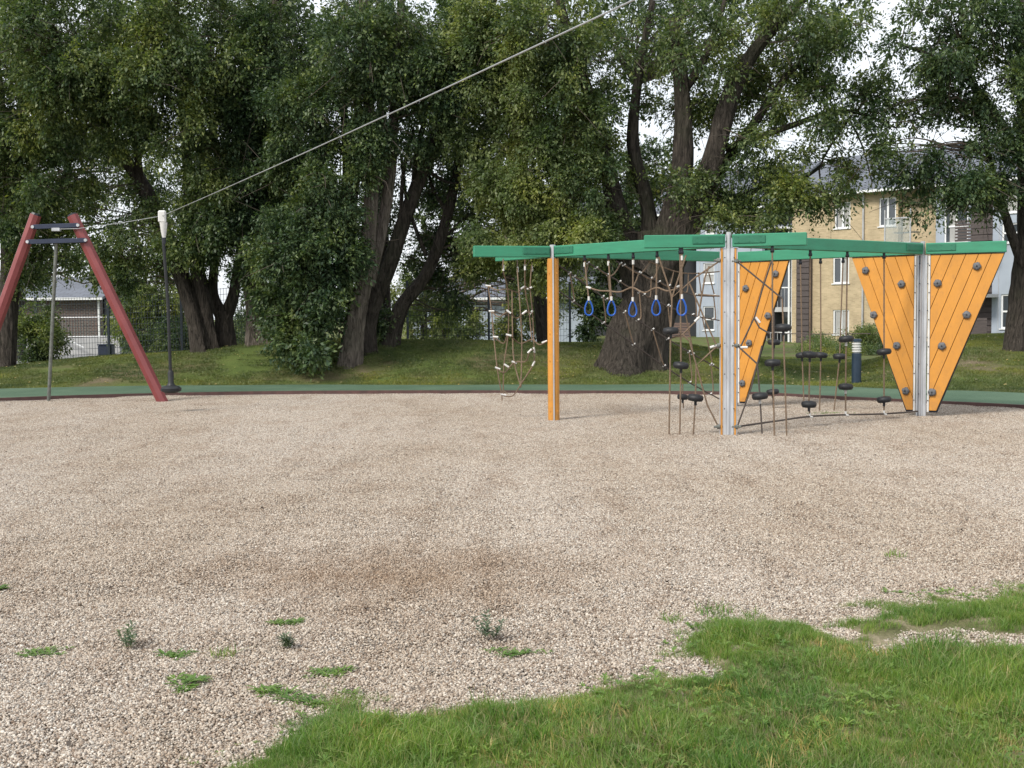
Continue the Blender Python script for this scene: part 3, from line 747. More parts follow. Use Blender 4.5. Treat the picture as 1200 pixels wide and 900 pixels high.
for (hx, hy, rx, ry), lb in zip([(685, 306, 690, 351), (713, 305, 716.5, 351), (742, 303, 741.5, 352), (770, 301, 769, 350), (799, 300, 799, 349)], ords):
    top = on_line(hx, P1, P2, ZU); rt = plane_pt(rx, ry, P1, P2)
    if hx > 780: top = on_line(hx, P2, E3, ZU); rt = plane_pt(rx, ry, P2, E3)
    t = thing('hand_ring', top, lb, 'hand ring', RG)
    mb = MB(); hook(mb, top); mb.build('hook', 'black_plastic', t)
    MB().tube([top + Vector((0, 0, -.06)), rt], .011, 8).build('rope', 'rope', t)
    MB().tube([rt + Vector((0, 0, .045)), rt + Vector((0, 0, -.015))], .017, 8).build('ferrule', 'white_plastic', t)
    MB().tube([top + Vector((0, 0, -.10)), top + Vector((0, 0, -.16))], .017, 8).build('ferrule', 'white_plastic', t)
    loop = []; yaw = rng.uniform(-.3, .3)
    for k_ in range(21):
        a = 2 * math.pi * k_ / 20; rr = .052 * (1 - .35 * math.cos(a)) if True else 0
        loop.append(rt + Vector((math.sin(a) * .054 * (1 - .38 * math.cos(a)) * math.cos(yaw), math.sin(a) * .05 * math.sin(yaw), -.12 + .108 * math.cos(a))))
    MB().tube(loop, .012, 8, cap=False).build('ring', 'blue_plastic', t, smooth=True)

def disc_rope(lb, top, discs, bottom, mat='rope', R=.105, with_hook=True, extra=None):
    t = thing('disc_rope', bottom, lb, 'climbing rope', 'hanging ropes with black stepping discs')
    pts = [top] + [d for d in discs] + [bottom]
    if with_hook:
        mb = MB(); hook(mb, top); mb.build('hook', 'black_plastic', t)
    MB().tube(pts, .011, 7).build('rope', mat, t)
    for dd in discs:
        j = rng.uniform(-.12, .12); M_ = Matrix.Rotation(j, 3, 'Y') @ Matrix.Rotation(rng.uniform(-.06, .06), 3, 'X')
        MB().lathe(dd, [(R * .25, -.05), (R * .85, -.042), (R, -.015), (R, .012), (R * .85, .036), (R * .3, .046)], 18, M_).build('stepping_disc', 'black_rubber', t, smooth=True)
        MB().tube([dd + Vector((0, 0, -.10)), dd + Vector((0, 0, -.045))], .018, 8).build('ferrule', 'white_plastic' if rng.uniform() < .3 else 'black_plastic', t)
    return t
def dr(lb, A, B, hook_px, discs_px, foot_px, zt=ZU, **k):
    top = on_line(hook_px[0], A, B, zt) if zt else plane_pt(*hook_px, A, B)
    return disc_rope(lb, top, [plane_pt(*q, A, B) for q in discs_px], plane_pt(*foot_px, A, B), **k)
dr('disc rope furthest left, its disc highest on the left side of the grey post', P2, E3, (787.6, 348.5), [(786, 387.5)], (784, 515), zt=None, with_hook=False)
dr('disc rope between the leftmost one and the grey middle post, disc at mid height', P2, E3, (797, 300), [(798, 428)], (796.6, 512))
dr('disc rope just left of the grey middle post with a low disc', P2, E3, (816, 428), [(815, 466)], (812.5, 511), zt=None, with_hook=False)
dr('disc rope just right of the grey middle post with a low disc', P2, E4, (887.5, 426.5), [(890.5, 464)], (893, 508), zt=None, with_hook=False, mat='rope_dark')
dr('disc rope hanging in front of the far orange panel, disc at mid height', P2, E4, (905, 296), [(905.5, 425)], (907.6, 511))
dr('disc rope with the highest disc, at the end of the middle green arm', P2, E4, (916.6, 350), [(918, 383.6)], (922, 512), zt=None, with_hook=False)
dr('rear disc rope behind the ropes in front of the far orange panel, with two discs', P4, P3, (907, 306), [(907, 401), (905.5, 459)], (906, 478), mat='rope_dark')
dr('rear disc rope first to the right of the far orange panel', P4, P3, (938, 305), [(940, 416)], (942, 470))
dr('front disc rope first from the far orange panel, with one high and one low disc', P2, P3, (949.6, 296), [(949, 415.5), (948, 473.6)], (949, 487))
dr('rear disc rope with a single disc, in front of the brick wall edge', P4, P3, (961.6, 305), [(962, 416)], (960.4, 481))
dr('rear disc rope slanting to the left, left of the blue-grey bollard', P4, P3, (988, 302), [(984, 417.5)], (977.5, 481))
dr('front disc rope beside the bollard with two discs', P2, P3, (993, 296), [(991.6, 397), (991, 453)], (991, 486))
dr('front disc rope across the left orange panel of the right post, with two discs', P2, P3, (1036, 297.5), [(1036, 412), (1036, 468)], (1036, 484))
dr('short low disc rope far left with a small black disc near the ground', P4, P1, (800, 450), [(800, 465)], (801, 478), zt=None, with_hook=False, R=.09)

def connector(mb, p, q, r=.016, L=.09):
    d = (Vector(q) - Vector(p)).normalized(); c = Vector(p); mb.tube([c - d * L / 2, c + d * L / 2], r, 8)
# left hanging net
def net(name, label, lines, conns, mat, loc, r=.010, cr=.015, cl=.085):
    t = thing(name, loc, label, 'climbing net')
    for ln in lines: MB().tube(smooth_path([P(*q) for q in ln], 4), r, 6).build('rope', 'rope' if len(ln) == 3 else mat, t, smooth=True)
    for (px, py, dd, dx, dy) in conns:
        mb = MB(); connector(mb, P(px, py, dd), P(px + dx, py + dy, dd), cr, cl); mb.build('connector', 'white_plastic', t)
    return t
Z2 = lambda x, y, d: (540 + x / 3.75, 270 + y / 3.75, d)
Lf = [
    [Z2(187, 125, 17.6), Z2(186, 175, 17.6), Z2(205, 255, 17.8), Z2(210, 355, 18), Z2(208, 460, 18.1), Z2(190, 590, 18.1), Z2(186, 725, 18.1)],
    [Z2(120, 245, 18.4), Z2(135, 355, 18.3), Z2(145, 468, 18.2), Z2(160, 605, 18.1), Z2(180, 725, 18.1), Z2(180, 748, 18.1)],
    [Z2(248, 130, 18.9), Z2(250, 200, 18.7), Z2(258, 300, 18.5), Z2(268, 480, 18.3), Z2(265, 660, 18.1), Z2(263, 690, 18.1)],
    [Z2(282, 128, 17.7), Z2(283, 260, 17.9), Z2(300, 360, 18), Z2(312, 480, 18)],
    [Z2(313, 140, 18.4), Z2(305, 250, 18.3), Z2(315, 360, 18.2), Z2(322, 525, 18.1), Z2(318, 590, 18.1), Z2(263, 675, 18.1)],
    [Z2(225, 262, 18.8), Z2(228, 480, 18.5), Z2(235, 580, 18.3), Z2(262, 680, 18.1)],
    [Z2(120, 245, 18.4), Z2(160, 262, 18.2), Z2(205, 258, 17.9), Z2(250, 272, 18.4), Z2(275, 250, 18), Z2(307, 255, 18.3)],
    [Z2(135, 355, 18.3), Z2(168, 380, 18.2), Z2(210, 357, 18), Z2(245, 387, 18.3), Z2(280, 362, 18), Z2(315, 360, 18.2)],
    [Z2(145, 468, 18.2), Z2(188, 497, 18.2), Z2(210, 460, 18.1), Z2(260, 497, 18.3), Z2(312, 480, 18), Z2(345, 502, 17.95), Z2(380, 488, 17.8)],
    [Z2(160, 605, 18.1), Z2(192, 625, 18.1), Z2(235, 580, 18.3), Z2(285, 576, 18.1), Z2(303, 530, 18), Z2(322, 525, 18.1)],
    [Z2(180, 725, 18.1), Z2(226, 728, 18.1), Z2(262, 680, 18.1), Z2(318, 590, 18.1)],
    [Z2(186, 705, 18.1), Z2(205, 715, 18.1)]]
cs_ = [(120, 244, 18.4, 10, 1), (135, 355, 18.3, 10, 0), (152, 468, 18.2, 10, 1), (162, 606, 18.1, 10, 4), (187, 722, 18.1, 10, 2), (210, 357, 17.95, 4, 3), (210, 460, 18.05, 8, 2), (200, 594, 18.1, 8, 5),
       (275, 250, 17.95, 8, -5), (302, 254, 18.25, 8, -3), (280, 360, 17.95, 8, -6), (308, 362, 18.15, 6, -8), (303, 530, 18, 6, -6), (320, 585, 18.1, 4, -8), (322, 525, 18.1, 1, 6), (368, 490, 17.85, 8, -3),
       (187, 165, 17.6, 0, 8), (250, 172, 18.8, 0, 8), (282, 162, 17.75, 0, 8), (313, 168, 18.4, 0, 8), (235, 580, 18.3, 6, 2)]
net('climbing_net', 'hanging brown rope net with white connectors left of the orange post', Lf,
    [(540 + a / 3.75, 270 + b_ / 3.75, c, d_, e) for a, b_, c, d_, e in cs_], 'rope', P(600, 465, 18.2))
# sloping net between the orange post and the rear post, behind the rings
def Q14(px, py):
    q = plane_pt(px, py, P1, P4); return (px, py, q.y)
diag = [[(655, 341), (725, 391), (796, 441), (844, 468)], [(655, 311), (730, 364), (800, 408), (846, 434)], [(686, 306), (740, 338), (800, 366), (846, 376)], [(722, 306), (760, 325), (810, 345), (846, 347)],
        [(760, 306), (800, 320), (846, 318)]]
lines = [[Q14(*q) for q in ln] for ln in diag]
conn = []
def lerp_on(ln, t):
    k_ = min(int(t * (len(ln) - 1)), len(ln) - 2); f_ = t * (len(ln) - 1) - k_; a, b_ = ln[k_], ln[k_ + 1]
    return (a[0] + (b_[0] - a[0]) * f_, a[1] + (b_[1] - a[1]) * f_)
for i in range(4):
    for t_ in np.linspace(.08, .92, 6):
        a = lerp_on(diag[i], t_); b_ = lerp_on(diag[i + 1], max(0.02, t_ - .05 + .04 * math.sin(i * 3 + t_ * 9)))
        m_ = ((a[0] + b_[0]) / 2 + 3, (a[1] + b_[1]) / 2 + 12)
        lines.append([Q14(*a), Q14(*m_), Q14(*b_)])
        conn.append((*Q14(*a), 6, -3)); 
        if i < 3: conn.append((*Q14(*b_), 5, -4))
net('climbing_net', 'sloping fan-shaped rope net behind the row of blue rings', lines, conn, 'rope_dark', P(750, 400, 19), r=.0105, cr=.012, cl=.06)
# sagging rope linking the ring ropes
chain = [plane_pt(x_, y_, P1, P2) for x_, y_ in [(690, 337), (702, 340.5), (713, 341), (727, 342), (741, 337), (755, 343), (769, 337), (783, 341), (800, 335)]]
t = thing('swag_rope', chain[4], 'sagging brown rope strung between the blue ring ropes', 'rope')
MB().tube(smooth_path(chain, 4), .011, 7).build('rope', 'rope', t)
mb = MB(); connector(mb, chain[0], chain[1]); mb.build('connector', 'white_plastic', t)
mb = MB(); connector(mb, chain[-1] - Vector((.04, 0, 0)), chain[-2]); mb.build('connector', 'white_plastic', t)
# rope web around the middle post
def web(label, A, B, lines_, conns_, brackets, mat='rope'):
    t = thing('rope_web', plane_pt(*brackets[-1], A, B), label, 'rope web')
    for ln in lines_: MB().tube([plane_pt(*q, A, B) for q in ln], .011, 7).build('rope', mat, t)
    for q in brackets:
        mb = MB(); p = plane_pt(*q, A, B); mb.tube([p + Vector((-.06, 0, 0)), p + Vector((.06, 0, 0))], .014, 8); mb.lathe(p, [(.012, -.03), (.032, -.015), (.032, .015), (.012, .03)], 10, Matrix.Rotation(math.pi / 2, 3, 'Y')); mb.build('bracket', 'dark_steel', t)
    for x_, y_, dx, dy in conns_:
        mb = MB(); connector(mb, plane_pt(x_, y_, A, B), plane_pt(x_ + dx, y_ + dy, A, B)); mb.build('connector', 'white_plastic', t)
web('web of brown ropes tied to brackets on the left of the grey middle post', P2, E3,
    [[(843, 306), (815, 325), (787.6, 348.5), (772, 301)], [(787.6, 348.5), (804, 299)], [(808, 332), (825, 372), (841, 408)], [(841, 405), (828, 417), (816, 428), (808, 400), (800, 392)],
     [(842, 500), (829, 475), (816, 428)], [(787.6, 396), (800, 392), (818, 374), (826, 325), (831, 312)], [(843, 347), (818, 345)], [(772, 301), (779, 322), (787.6, 348.5)]],
    [(817, 374, 5, -5), (836, 406, 6, -2)], [(842, 305), (842, 405), (842, 500)])
web('web of brown ropes tied to brackets on the right of the grey middle post', P2, E4,
    [[(863, 306), (890, 328), (916.6, 350)], [(864, 405), (887.5, 426.5)], [(864, 500), (880, 455), (893, 405)], [(883, 372), (890, 384), (902, 391)], [(884, 372), (893, 340), (904, 306)], [(868, 406), (884, 372)]],
    [(888, 375, 4, 5), (872, 407, 5, 0)], [(863, 306), (863, 405), (863, 500)], 'rope_dark')
t = thing('ground_rope', plane_pt(949, 488, P2, P3), 'dark rope strung low over the gravel between the grey posts', 'rope')
MB().tube(smooth_path([plane_pt(*q, P2, P3) for q in [(864, 500), (916, 492.5), (949, 488), (991, 486), (1036, 485), (1075, 482)]], 3), .013, 7).build('rope', 'rope_dark', t)
for q in [(949, 488), (991, 486), (1036, 485)]:
    p = plane_pt(*q, P2, P3); mb = MB(); mb.tube([p + Vector((0, 0, .05)), p], .014, 8); mb.tube([p + Vector((-.04, 0, 0)), p + Vector((.04, 0, -.01))], .014, 8); mb.build('connector', 'white_plastic', t)
t = thing('cross_rope', plane_pt(960, 391, P4, P3), 'thin dark rope stretched level at mid height between the rear disc ropes', 'rope')
MB().tube([plane_pt(*q, P4, P3) for q in [(866, 386), (922, 391), (962, 391.5), (1020, 391)]], .008, 6).build('rope', 'rope_dark', t)

# ------------------------------------------------------------------ cableway
AY = 22.0
fr = thing('cableway_tower', G(190, 473), 'red two-legged cableway frame with navy crossbars at the left', 'cableway frame')
def leg(a, b, name='leg'):
    a, b = Vector(a), Vector(b); d = (b - a).normalized()
    o = MB().tube([a, b], .108, 8).build(name, 'red_metal', fr, smooth=False)
    MB().tube([b, b + d * .035], [.095, .085], 8).build('end_cap', 'black_plastic', o)
foot_r = G(192, 474, -.05); top_r = P(85, 253, foot_r.y + .1); foot_l = G(-28, 474, -.05); foot_l = Vector((foot_l.x, foot_r.y + .05, -.05)); top_l = P(42, 252, foot_r.y + .1)
leg(foot_r, top_r); leg(foot_l, top_l)
for ya, yb, x0, x1 in ((266, 264, 39, 92), (283.5, 281.5, 33, 101)):
    a, b_ = P(x0, ya, foot_r.y - .04), P(x1, yb, foot_r.y - .04)
    o = MB().bar(a, b_, .06, .085).build('crossbar', 'navy', fr, bevel=.006)
    mb = MB()
    for q in (a, b_): mb.tube([q, q + Vector((0, -.05, 0))], .03, 8)
    mb.build('bolts', 'steel', o, kind='stuff')
fp = G(57, 470.5); tp = P(66, 284, foot_r.y + .05)
MB().tube([fp, tp], .033, 10).build('steel_prop', 'dark_steel', fr, smooth=True)
mb = MB(); q = P(66, 269, foot_r.y - .03); mb.box(q, (.16, .09, .07)); mb.build('cable_anchor', 'steel', fr, bevel=.01)
# trolley and hanging seat
TY = 20.0; tr = P(190, 253, TY)
cab = thing('cable', P(90, 268, foot_r.y), 'long steel cable running from the red frame up across the trees', 'cable')
c_end = Vector((.78, 6.8, 0)); e = P(745, -13, 6.8); e2 = e + (e - tr).normalized() * 9
pts = [P(66, 268.5, foot_r.y - .03), P(90, 268, foot_r.y - .2), P(140, 261.5, 21), tr]
mid = [tr.lerp(e2, k_ / 30) + Vector((0, 0, -.06 * math.sin(math.pi * k_ / 30))) for k_ in range(1, 31)]
MB().tube(pts + mid, .0055, 6).build('wire', 'cable', cab, smooth=True)
far_frame = None
seat = thing('zip_line_swing', P(200, 458, TY), 'black button seat hanging on its rope from a white trolley on the cable', 'cableway seat')
sb = P(200.5, 455, TY)
MB().tube([tr + Vector((.0, 0, -.18)), sb.lerp(tr, .5) + Vector((.02, 0, 0)), sb], .026, 10).build('rope', 'black_rubber', seat)
MB().lathe(sb, [(.035, .30), (.05, .25), (.045, .10), (.07, .05), (.13, .035), (.17, .0), (.165, -.045), (.10, -.075)], 20).build('button_seat', 'black_rubber', seat, smooth=True)
mb = MB(); mb.box(tr + Vector((0, 0, -.01)), (.13, .07, .20)); o = mb.build('trolley', 'white_plastic', seat, bevel=.02)
MB().lathe(tr + Vector((.02, 0, -.24)), [(.03, -.12), (.05, .0), (.065, .13)], 12).build('trolley_cone', 'white_plastic', seat, smooth=True)
MB().tube([tr + Vector((.02, 0, -.36)), tr + Vector((.02, 0, -.46))], .032, 10).build('swivel', 'black_plastic', seat)

# ------------------------------------------------------------------ bollard
bp = G(1003.5, 452); bt = thing('bollard', bp, 'blue-grey light bollard with white louvred head beside the path', 'bollard')
MB().tube([bp, bp + Vector((0, 0, .70))], .10, 20).build('body', 'bollard', bt, smooth=True)
for k_ in range(4):
    z = .715 + k_ * .055; MB().lathe(bp, [(.065, z), (.098, z + .012), (.098, z + .034), (.065, z + .046)], 20).build('louvre', 'white_plastic', bt, smooth=True)
MB().tube([bp + Vector((0, 0, .68)), bp + Vector((0, 0, .95))], .062, 14).build('diffuser', 'lamp_white', bt)
MB().lathe(bp, [(.10, .945), (.10, .99), (.08, 1.005)], 20).build('cap', 'bollard', bt)
exec_done = True
# ------------------------------------------------------------------ buildings
class Facade:
    """a building front: s metres along u from O, z up, q metres out towards the viewer"""
    def __init__(f, o, u, root): f.o = Vector((o[0], o[1], 0)); f.u = Vector((u[0], u[1], 0)).normalized(); f.n = Vector((f.u.y, -f.u.x, 0)); f.root = root
    def W(f, s, z, q=0): return f.o + f.u * s + f.n * q + Vector((0, 0, z))
    def sz(f, px, py): return on_plane(px, py, f.o, f.u)
    def box(f, s0, s1, z0, z1, q0, q1, name, mat, parent=None, bevel=0):
        M_ = Matrix((f.u, f.n, Vector((0, 0, 1)))).transposed()
        o = MB().box(f.W((s0 + s1) / 2, (z0 + z1) / 2, (q0 + q1) / 2), (abs(s1 - s0), abs(q1 - q0), abs(z1 - z0)), M_).build(name, mat, parent or f.root, bevel=bevel)
        me = o.data; uv = me.uv_layers.new(name='UVMap'); org = ORG[o]
        for li, l in enumerate(me.loops):
            p = Vector(me.vertices[l.vertex_index].co) + org - f.o; uv.data[li].uv = (p.dot(f.u) + p.dot(f.n), p.z)
        return o
    def wall(f, s0, s1, z0, z1, holes, depth, mat, name='wall'):
        """one wall mesh with real openings"""
        ss = sorted({s0, s1, *[v for h in holes for v in h[:2]]}); zz = sorted({z0, z1, *[v for h in holes for v in h[2:]]})
        mb = MB()
        idx = {}
        def v(i, j, k_):
            if (i, j, k_) not in idx: idx[(i, j, k_)] = len(mb.v); mb.v.append(tuple(f.W(ss[i], zz[j], 0 if k_ else -depth)))
            return idx[(i, j, k_)]
        solid = lambda i, j: 0 <= i < len(ss) - 1 and 0 <= j < len(zz) - 1 and not any(h[0] <= (ss[i] + ss[i + 1]) / 2 <= h[1] and h[2] <= (zz[j] + zz[j + 1]) / 2 <= h[3] for h in holes)
        for i in range(len(ss) - 1):
            for j in range(len(zz) - 1):
                if not solid(i, j): continue
                mb.f.append((v(i, j, 1), v(i + 1, j, 1), v(i + 1, j + 1, 1), v(i, j + 1, 1)))
                mb.f.append((v(i, j, 0), v(i, j + 1, 0), v(i + 1, j + 1, 0), v(i + 1, j, 0)))
                for di, dj, a, b_ in ((-1, 0, (i, j), (i, j + 1)), (1, 0, (i + 1, j), (i + 1, j + 1)), (0, -1, (i, j), (i + 1, j)), (0, 1, (i, j + 1), (i + 1, j + 1))):
                    if not solid(i + di, j + dj): mb.f.append((v(*a, 0), v(*b_, 0), v(*b_, 1), v(*a, 1)))
        me = bpy.data.meshes.new(name); me.from_pydata(mb.v, [], mb.f); me.update()
        bm = bmesh.new(); bm.from_mesh(me); bmesh.ops.recalc_face_normals(bm, faces=bm.faces); bm.to_mesh(me); bm.free()
        uv = me.uv_layers.new(name='UVMap')
        for li, l in enumerate(me.loops):
            p = Vector(me.vertices[l.vertex_index].co) - f.o; uv.data[li].uv = (p.dot(f.u) + p.dot(f.n), p.z)
        return link_mesh(name, me, MT[mat], f.root)
    def window(f, s0, s1, z0, z1, mullions=1, curtain=True, name='window', rail=False, q=-.08):
        t_ = .07
        fr_ = MB(); M_ = Matrix((f.u, f.n, Vector((0, 0, 1)))).transposed()
        def bx(a, b_, c, d_, qq=q, th=.06): fr_.box(f.W((a + b_) / 2, (c + d_) / 2, qq), (b_ - a, th, d_ - c), M_)
        bx(s0, s0 + t_, z0, z1); bx(s1 - t_, s1, z0, z1); bx(s0 + t_, s1 - t_, z0, z0 + t_); bx(s0 + t_, s1 - t_, z1 - t_, z1)
        for k_ in range(mullions):
            c = s0 + (s1 - s0) * (k_ + 1) / (mullions + 1); bx(c - .05, c + .05, z0 + t_, z1 - t_)
        if rail: c = z0 + (z1 - z0) * rail; bx(s0 + t_, s1 - t_, c - .04, c + .04, q - .002)
        w_ = fr_.build(name, 'window_white', f.root)
        n_ = mullions + 1
        for k_ in range(n_):
            a = s0 + (s1 - s0) * k_ / n_ + .03; b_ = s0 + (s1 - s0) * (k_ + 1) / n_ - .03
            f.box(a, b_, z0 + .03, z1 - .03, q - .02, q - .03, 'pane', 'glass', w_)
            if curtain and rng.uniform() < .4:
                c0 = a + (b_ - a) * rng.uniform(0, .4); f.box(c0, b_, z0 + .05, z1 - .05, q - .012, q - .016, 'blind', 'curtain', w_)
        f.box(s0 - .05, s1 + .05, z0 - .05, z0, -.02, .06, 'sill', 'window_white', w_)
        return w_

def flat_root(loc, label, cat='building', name='apartment_building'): return thing(name, loc, label, cat)
# main yellow brick block
O1 = P(925, 400, 62); Bd = P(1060, 400, 57.5)
r1 = flat_root((O1.x, O1.y, 0), 'three storey yellow brick apartment block with white windows and grey roof behind the trees')
f1 = Facade(O1, (Bd.x - O1.x, Bd.y - O1.y), r1)
def rect(f, x0, x1, y0, y1):
    xm = (x0 + x1) / 2; s0, _ = f.sz(x0, (y0 + y1) / 2); s1, _ = f.sz(x1, (y0 + y1) / 2); _, zt = f.sz(xm, y0); _, zb = f.sz(xm, y1); return [s0, s1, zb, zt]
wins = [rect(f1, 978, 996.5, 237, 267.5), rect(f1, 1030, 1050, 231.5, 265), rect(f1, 976, 995, 301, 332), rect(f1, 976, 995, 363, 392),
        rect(f1, 1030, 1050, 298, 331), rect(f1, 1030, 1050, 362, 393)]
zE = f1.sz(925, 233)[1]
s_end = f1.sz(1052, 300)[0]; s_b0 = f1.sz(952, 340)[0]
f1.wall(s_b0 - 1.2, s_end, -.3, zE, wins, .35, 'brick')
f1.box(s_b0 - 1.2, s_end, -.3, zE - .1, -.6, -8, 'rear_block', 'dark_room')
for h in wins: f1.window(*h, mullions=1)
def pipe(px):
    s_ = f1.sz(px, 300)[0]; MB().tube([f1.W(s_, 0, .06), f1.W(s_, zE - .1, .06)], .05, 8).build('downpipe', 'steel', r1)
pipe(1012)
# roof of the whole brick block and its neighbours on the right
s_r = f1.sz(1260, 300)[0]
def roof(f, s0, s1, z, rise, run, root, over=.5):
    mb = MB(); a, b_, c, d_ = f.W(s0, z, over), f.W(s1, z, over), f.W(s1, z + rise, -run), f.W(s0, z + rise, -run)
    mb.prism([a, b_, c, d_], Vector((0, 0, -.12))); o = mb.build('roof', 'roof', root)
    me = o.data; uv = me.uv_layers.new(name='UVMap'); org = ORG[o]
    for li, l in enumerate(me.loops):
        p = Vector(me.vertices[l.vertex_index].co) + org - f.o; uv.data[li].uv = (p.dot(f.u), -p.dot(f.n) * 1.1)
    mb = MB(); mb.prism([c, d_, f.W(s0, z, -2 * run - over), f.W(s1, z, -2 * run - over)], Vector((0, 0, -.12))); mb.build('rear_roof', 'roof', root)
    f.box(s0 - .02, s1 + .02, z - .12, z + .0, over - .02, over + .08, 'gutter', 'window_white', root)
    return o
roof(f1, s_b0 - 1.6, s_r, zE + .05, 2.5, 5.0, r1)
# balcony bay in front of the brick
s0, s1 = f1.sz(1050, 300)[0] + .05, f1.sz(1082, 300)[0]
for y0, y1 in ((247, 285), (312, 348), (376, 404)):
    z0 = f1.sz(1066, y1)[1]; z1 = f1.sz(1066, y0)[1]
    b_ = f1.box(s0, s1, z0 - .12, z0, 0, 1.3, 'balcony', 'concrete')
    f1.box(s0, s1, z0, z0 + 1.1, 1.26, 1.29, 'glass_screen', 'glass_clear', b_)
    f1.box(s0, s0 + .05, z0, z1, 1.24, 1.30, 'balcony_post', 'steel', b_); f1.box(s1 - .05, s1, z0, z1, 1.24, 1.30, 'balcony_post', 'steel', b_)
    f1.box(s0, s1, z0 + 1.1, z0 + 1.16, 1.23, 1.31, 'handrail', 'steel', b_)
    for k_ in range(3): f1.box(s0 + .25 + k_ * .4, s0 + .55 + k_ * .4, z0 + .45, z0 + .5, .4, .8, 'balcony_chair', 'dark_steel', b_)
# back wall of the bay and the part right of it: brick then white windows, timber, pale panels
s2 = f1.sz(1137, 300)[0]; s3 = f1.sz(1163, 300)[0]; s4 = f1.sz(1260, 300)[0]
f1.box(s_end + .005, s1 + .6, -.3, zE, -.45, -.75, 'wall', 'brick')
zs = [(235, 285), (300, 345), (352, 398)]
holes = []
for y0, y1 in zs: holes.append([f1.sz(1106, 300)[0], f1.sz(1134, 300)[0], f1.sz(1120, y1)[1], f1.sz(1120, y0)[1]])
f1.wall(s1 + .605, s2, -.3, zE, holes, .3, 'grey_clad')
for h in holes: f1.window(*h, mullions=1, rail=.4)
f1.box(s1 + .6, s4, -.3, zE - .1, -.9, -8, 'rear_block', 'dark_room')
z0 = -.3; 
nsl = 26
slm = f1.box(s2, s3, -.3, zE - .003, -.34, -.12, 'timber_wall', 'slat_dark')
for k_ in range(nsl):
    za = -.3 + (zE + .3) * k_ / nsl; f1.box(s2 + .01, s3 - .01, za + .02, za + (zE + .3) / nsl - .02, -.12, -.06, 'slat', 'slat_dark', slm)
holes = []
for y0, y1 in ((222, 250), (262, 285), (345, 385)): holes.append([f1.sz(1166, 300)[0] + .3, f1.sz(1178, 300)[0] + .6, f1.sz(1172, y1)[1], f1.sz(1172, y0)[1]])
f1.wall(s3 + .002, s4, -.3, zE, holes, .3, 'grey_clad')
for h in holes: f1.window(*h, mullions=0, rail=.5)
for k_ in range(4):
    s_ = s3 + .3 + (s4 - s3) * k_ / 4; f1.box(s_ - .012, s_ + .012, -.2, zE - .02, -.01, .012, 'panel_joint', 'steel')
for y_ in (285, 345, 398):
    z_ = f1.sz(1150, y_)[1]; b_ = f1.box(s2 - 1.4, s3 + .3, z_ - .15, z_, 0, 1.2, 'balcony', 'concrete')
    for k_ in range(7): f1.box(s2 - .2, s3 + .3, z_ + .05 + k_ * .14, z_ + .16 + k_ * .14, 1.15, 1.18, 'slat', 'slat_dark', b_)
# stair/balcony bay left of the brick
r2 = flat_root((O1.x - 3, O1.y + 4, 0), 'timber and glass balcony bay at the left end of the yellow brick block', 'balcony bay', 'balcony_bay')
O2 = P(952, 400, 62.6); f2 = Facade(O2, f1.u, r2)
sa, sb_ = f2.sz(937, 350)[0], f2.sz(951, 350)[0]
f2t = Facade(O1, f1.u, r2); ta, tb = f1.sz(937, 350)[0], f1.sz(952, 350)[0]; tz = f1.sz(944, 286)[1]
tw = f2t.box(ta, tb, -.3, tz, .02, .30, 'timber_wall', 'slat_dark')
for k_ in range(18): za = -.28 + (tz + .26) * k_ / 18; f2t.box(ta + .01, tb - .01, za, za + (tz + .26) / 18 - .035, .302, .34, 'slat', 'slat_dark', tw)
sc0 = f2.sz(890, 350)[0]
f2.box(sc0, sa - .02, -.3, 6.0, -1.7, -1.5, 'wall', 'dark_room')
for y_ in (360, 412):
    z_ = f2.sz(912, y_)[1]; b_ = f2.box(sc0, sa - .1, z_ - .25, z_, -1.5, .5, 'balcony', 'concrete')
    for k_ in range(11): s_ = sc0 + .1 + (sa - sc0 - .3) * k_ / 10; f2.box(s_, s_ + .025, z_, z_ + 1.0, .42, .45, 'baluster', 'steel', b_)
    f2.box(sc0, sa - .1, z_ + 1.0, z_ + 1.06, .40, .47, 'handrail', 'window_white', b_)
    dw = f2.box(sc0 + .5, sc0 + 2.3, z_ + .02, z_ + 2.1, -1.49, -1.44, 'door', 'glass', None); f2.box(sc0 + 1.35, sc0 + 1.43, z_ + .02, z_ + 2.1, -1.44, -1.40, 'door_frame', 'window_white', dw)
for px_ in (931.5, 935.5): s_ = f2.sz(px_, 350)[0]; f2.box(s_ - .05, s_ + .05, -.3, 6.0, .50, .60, 'column', 'window_white')
roof(f2, sc0 - .3, sb_ + .2, 6.06, .3, 1.5, r2, over=.7)
# blue grey clad wing behind the middle of the frame
O3 = P(900, 400, 72); r3 = flat_root((O3.x, O3.y, 0), 'pale blue-grey panelled wing seen between the big tree and the grey post')
f3 = Facade(O3, f1.u, r3)
sL, sR = f3.sz(600, 330)[0], f3.sz(893, 330)[0]; zT = f3.sz(850, 262)[1]
w3 = [rect(f3, 824, 837, 308, 332), rect(f3, 824, 837, 359, 387), rect(f3, 826, 838, 262, 284), rect(f3, 862, 876, 308, 332), rect(f3, 862, 876, 359, 387)]
sW0 = f3.sz(816, 330)[0]
f3.wall(sW0, sR, -.3, zT + .8, w3, .3, 'grey_clad')
for h in w3: f3.window(*h, mullions=0, rail=.45)
for px_ in (820, 841, 851, 880): s_ = f3.sz(px_, 330)[0]; f3.box(s_ - .02, s_ + .02, -.2, zT + .7, .002, .02, 'panel_joint', 'steel')
f3.box(sL, sW0 - .01, -.3, zT + .8, -2.2, -2.0, 'wall', 'dark_room')
f3.box(sW0, sR, -.3, zT + .7, -.5, -9, 'rear_block', 'dark_room')
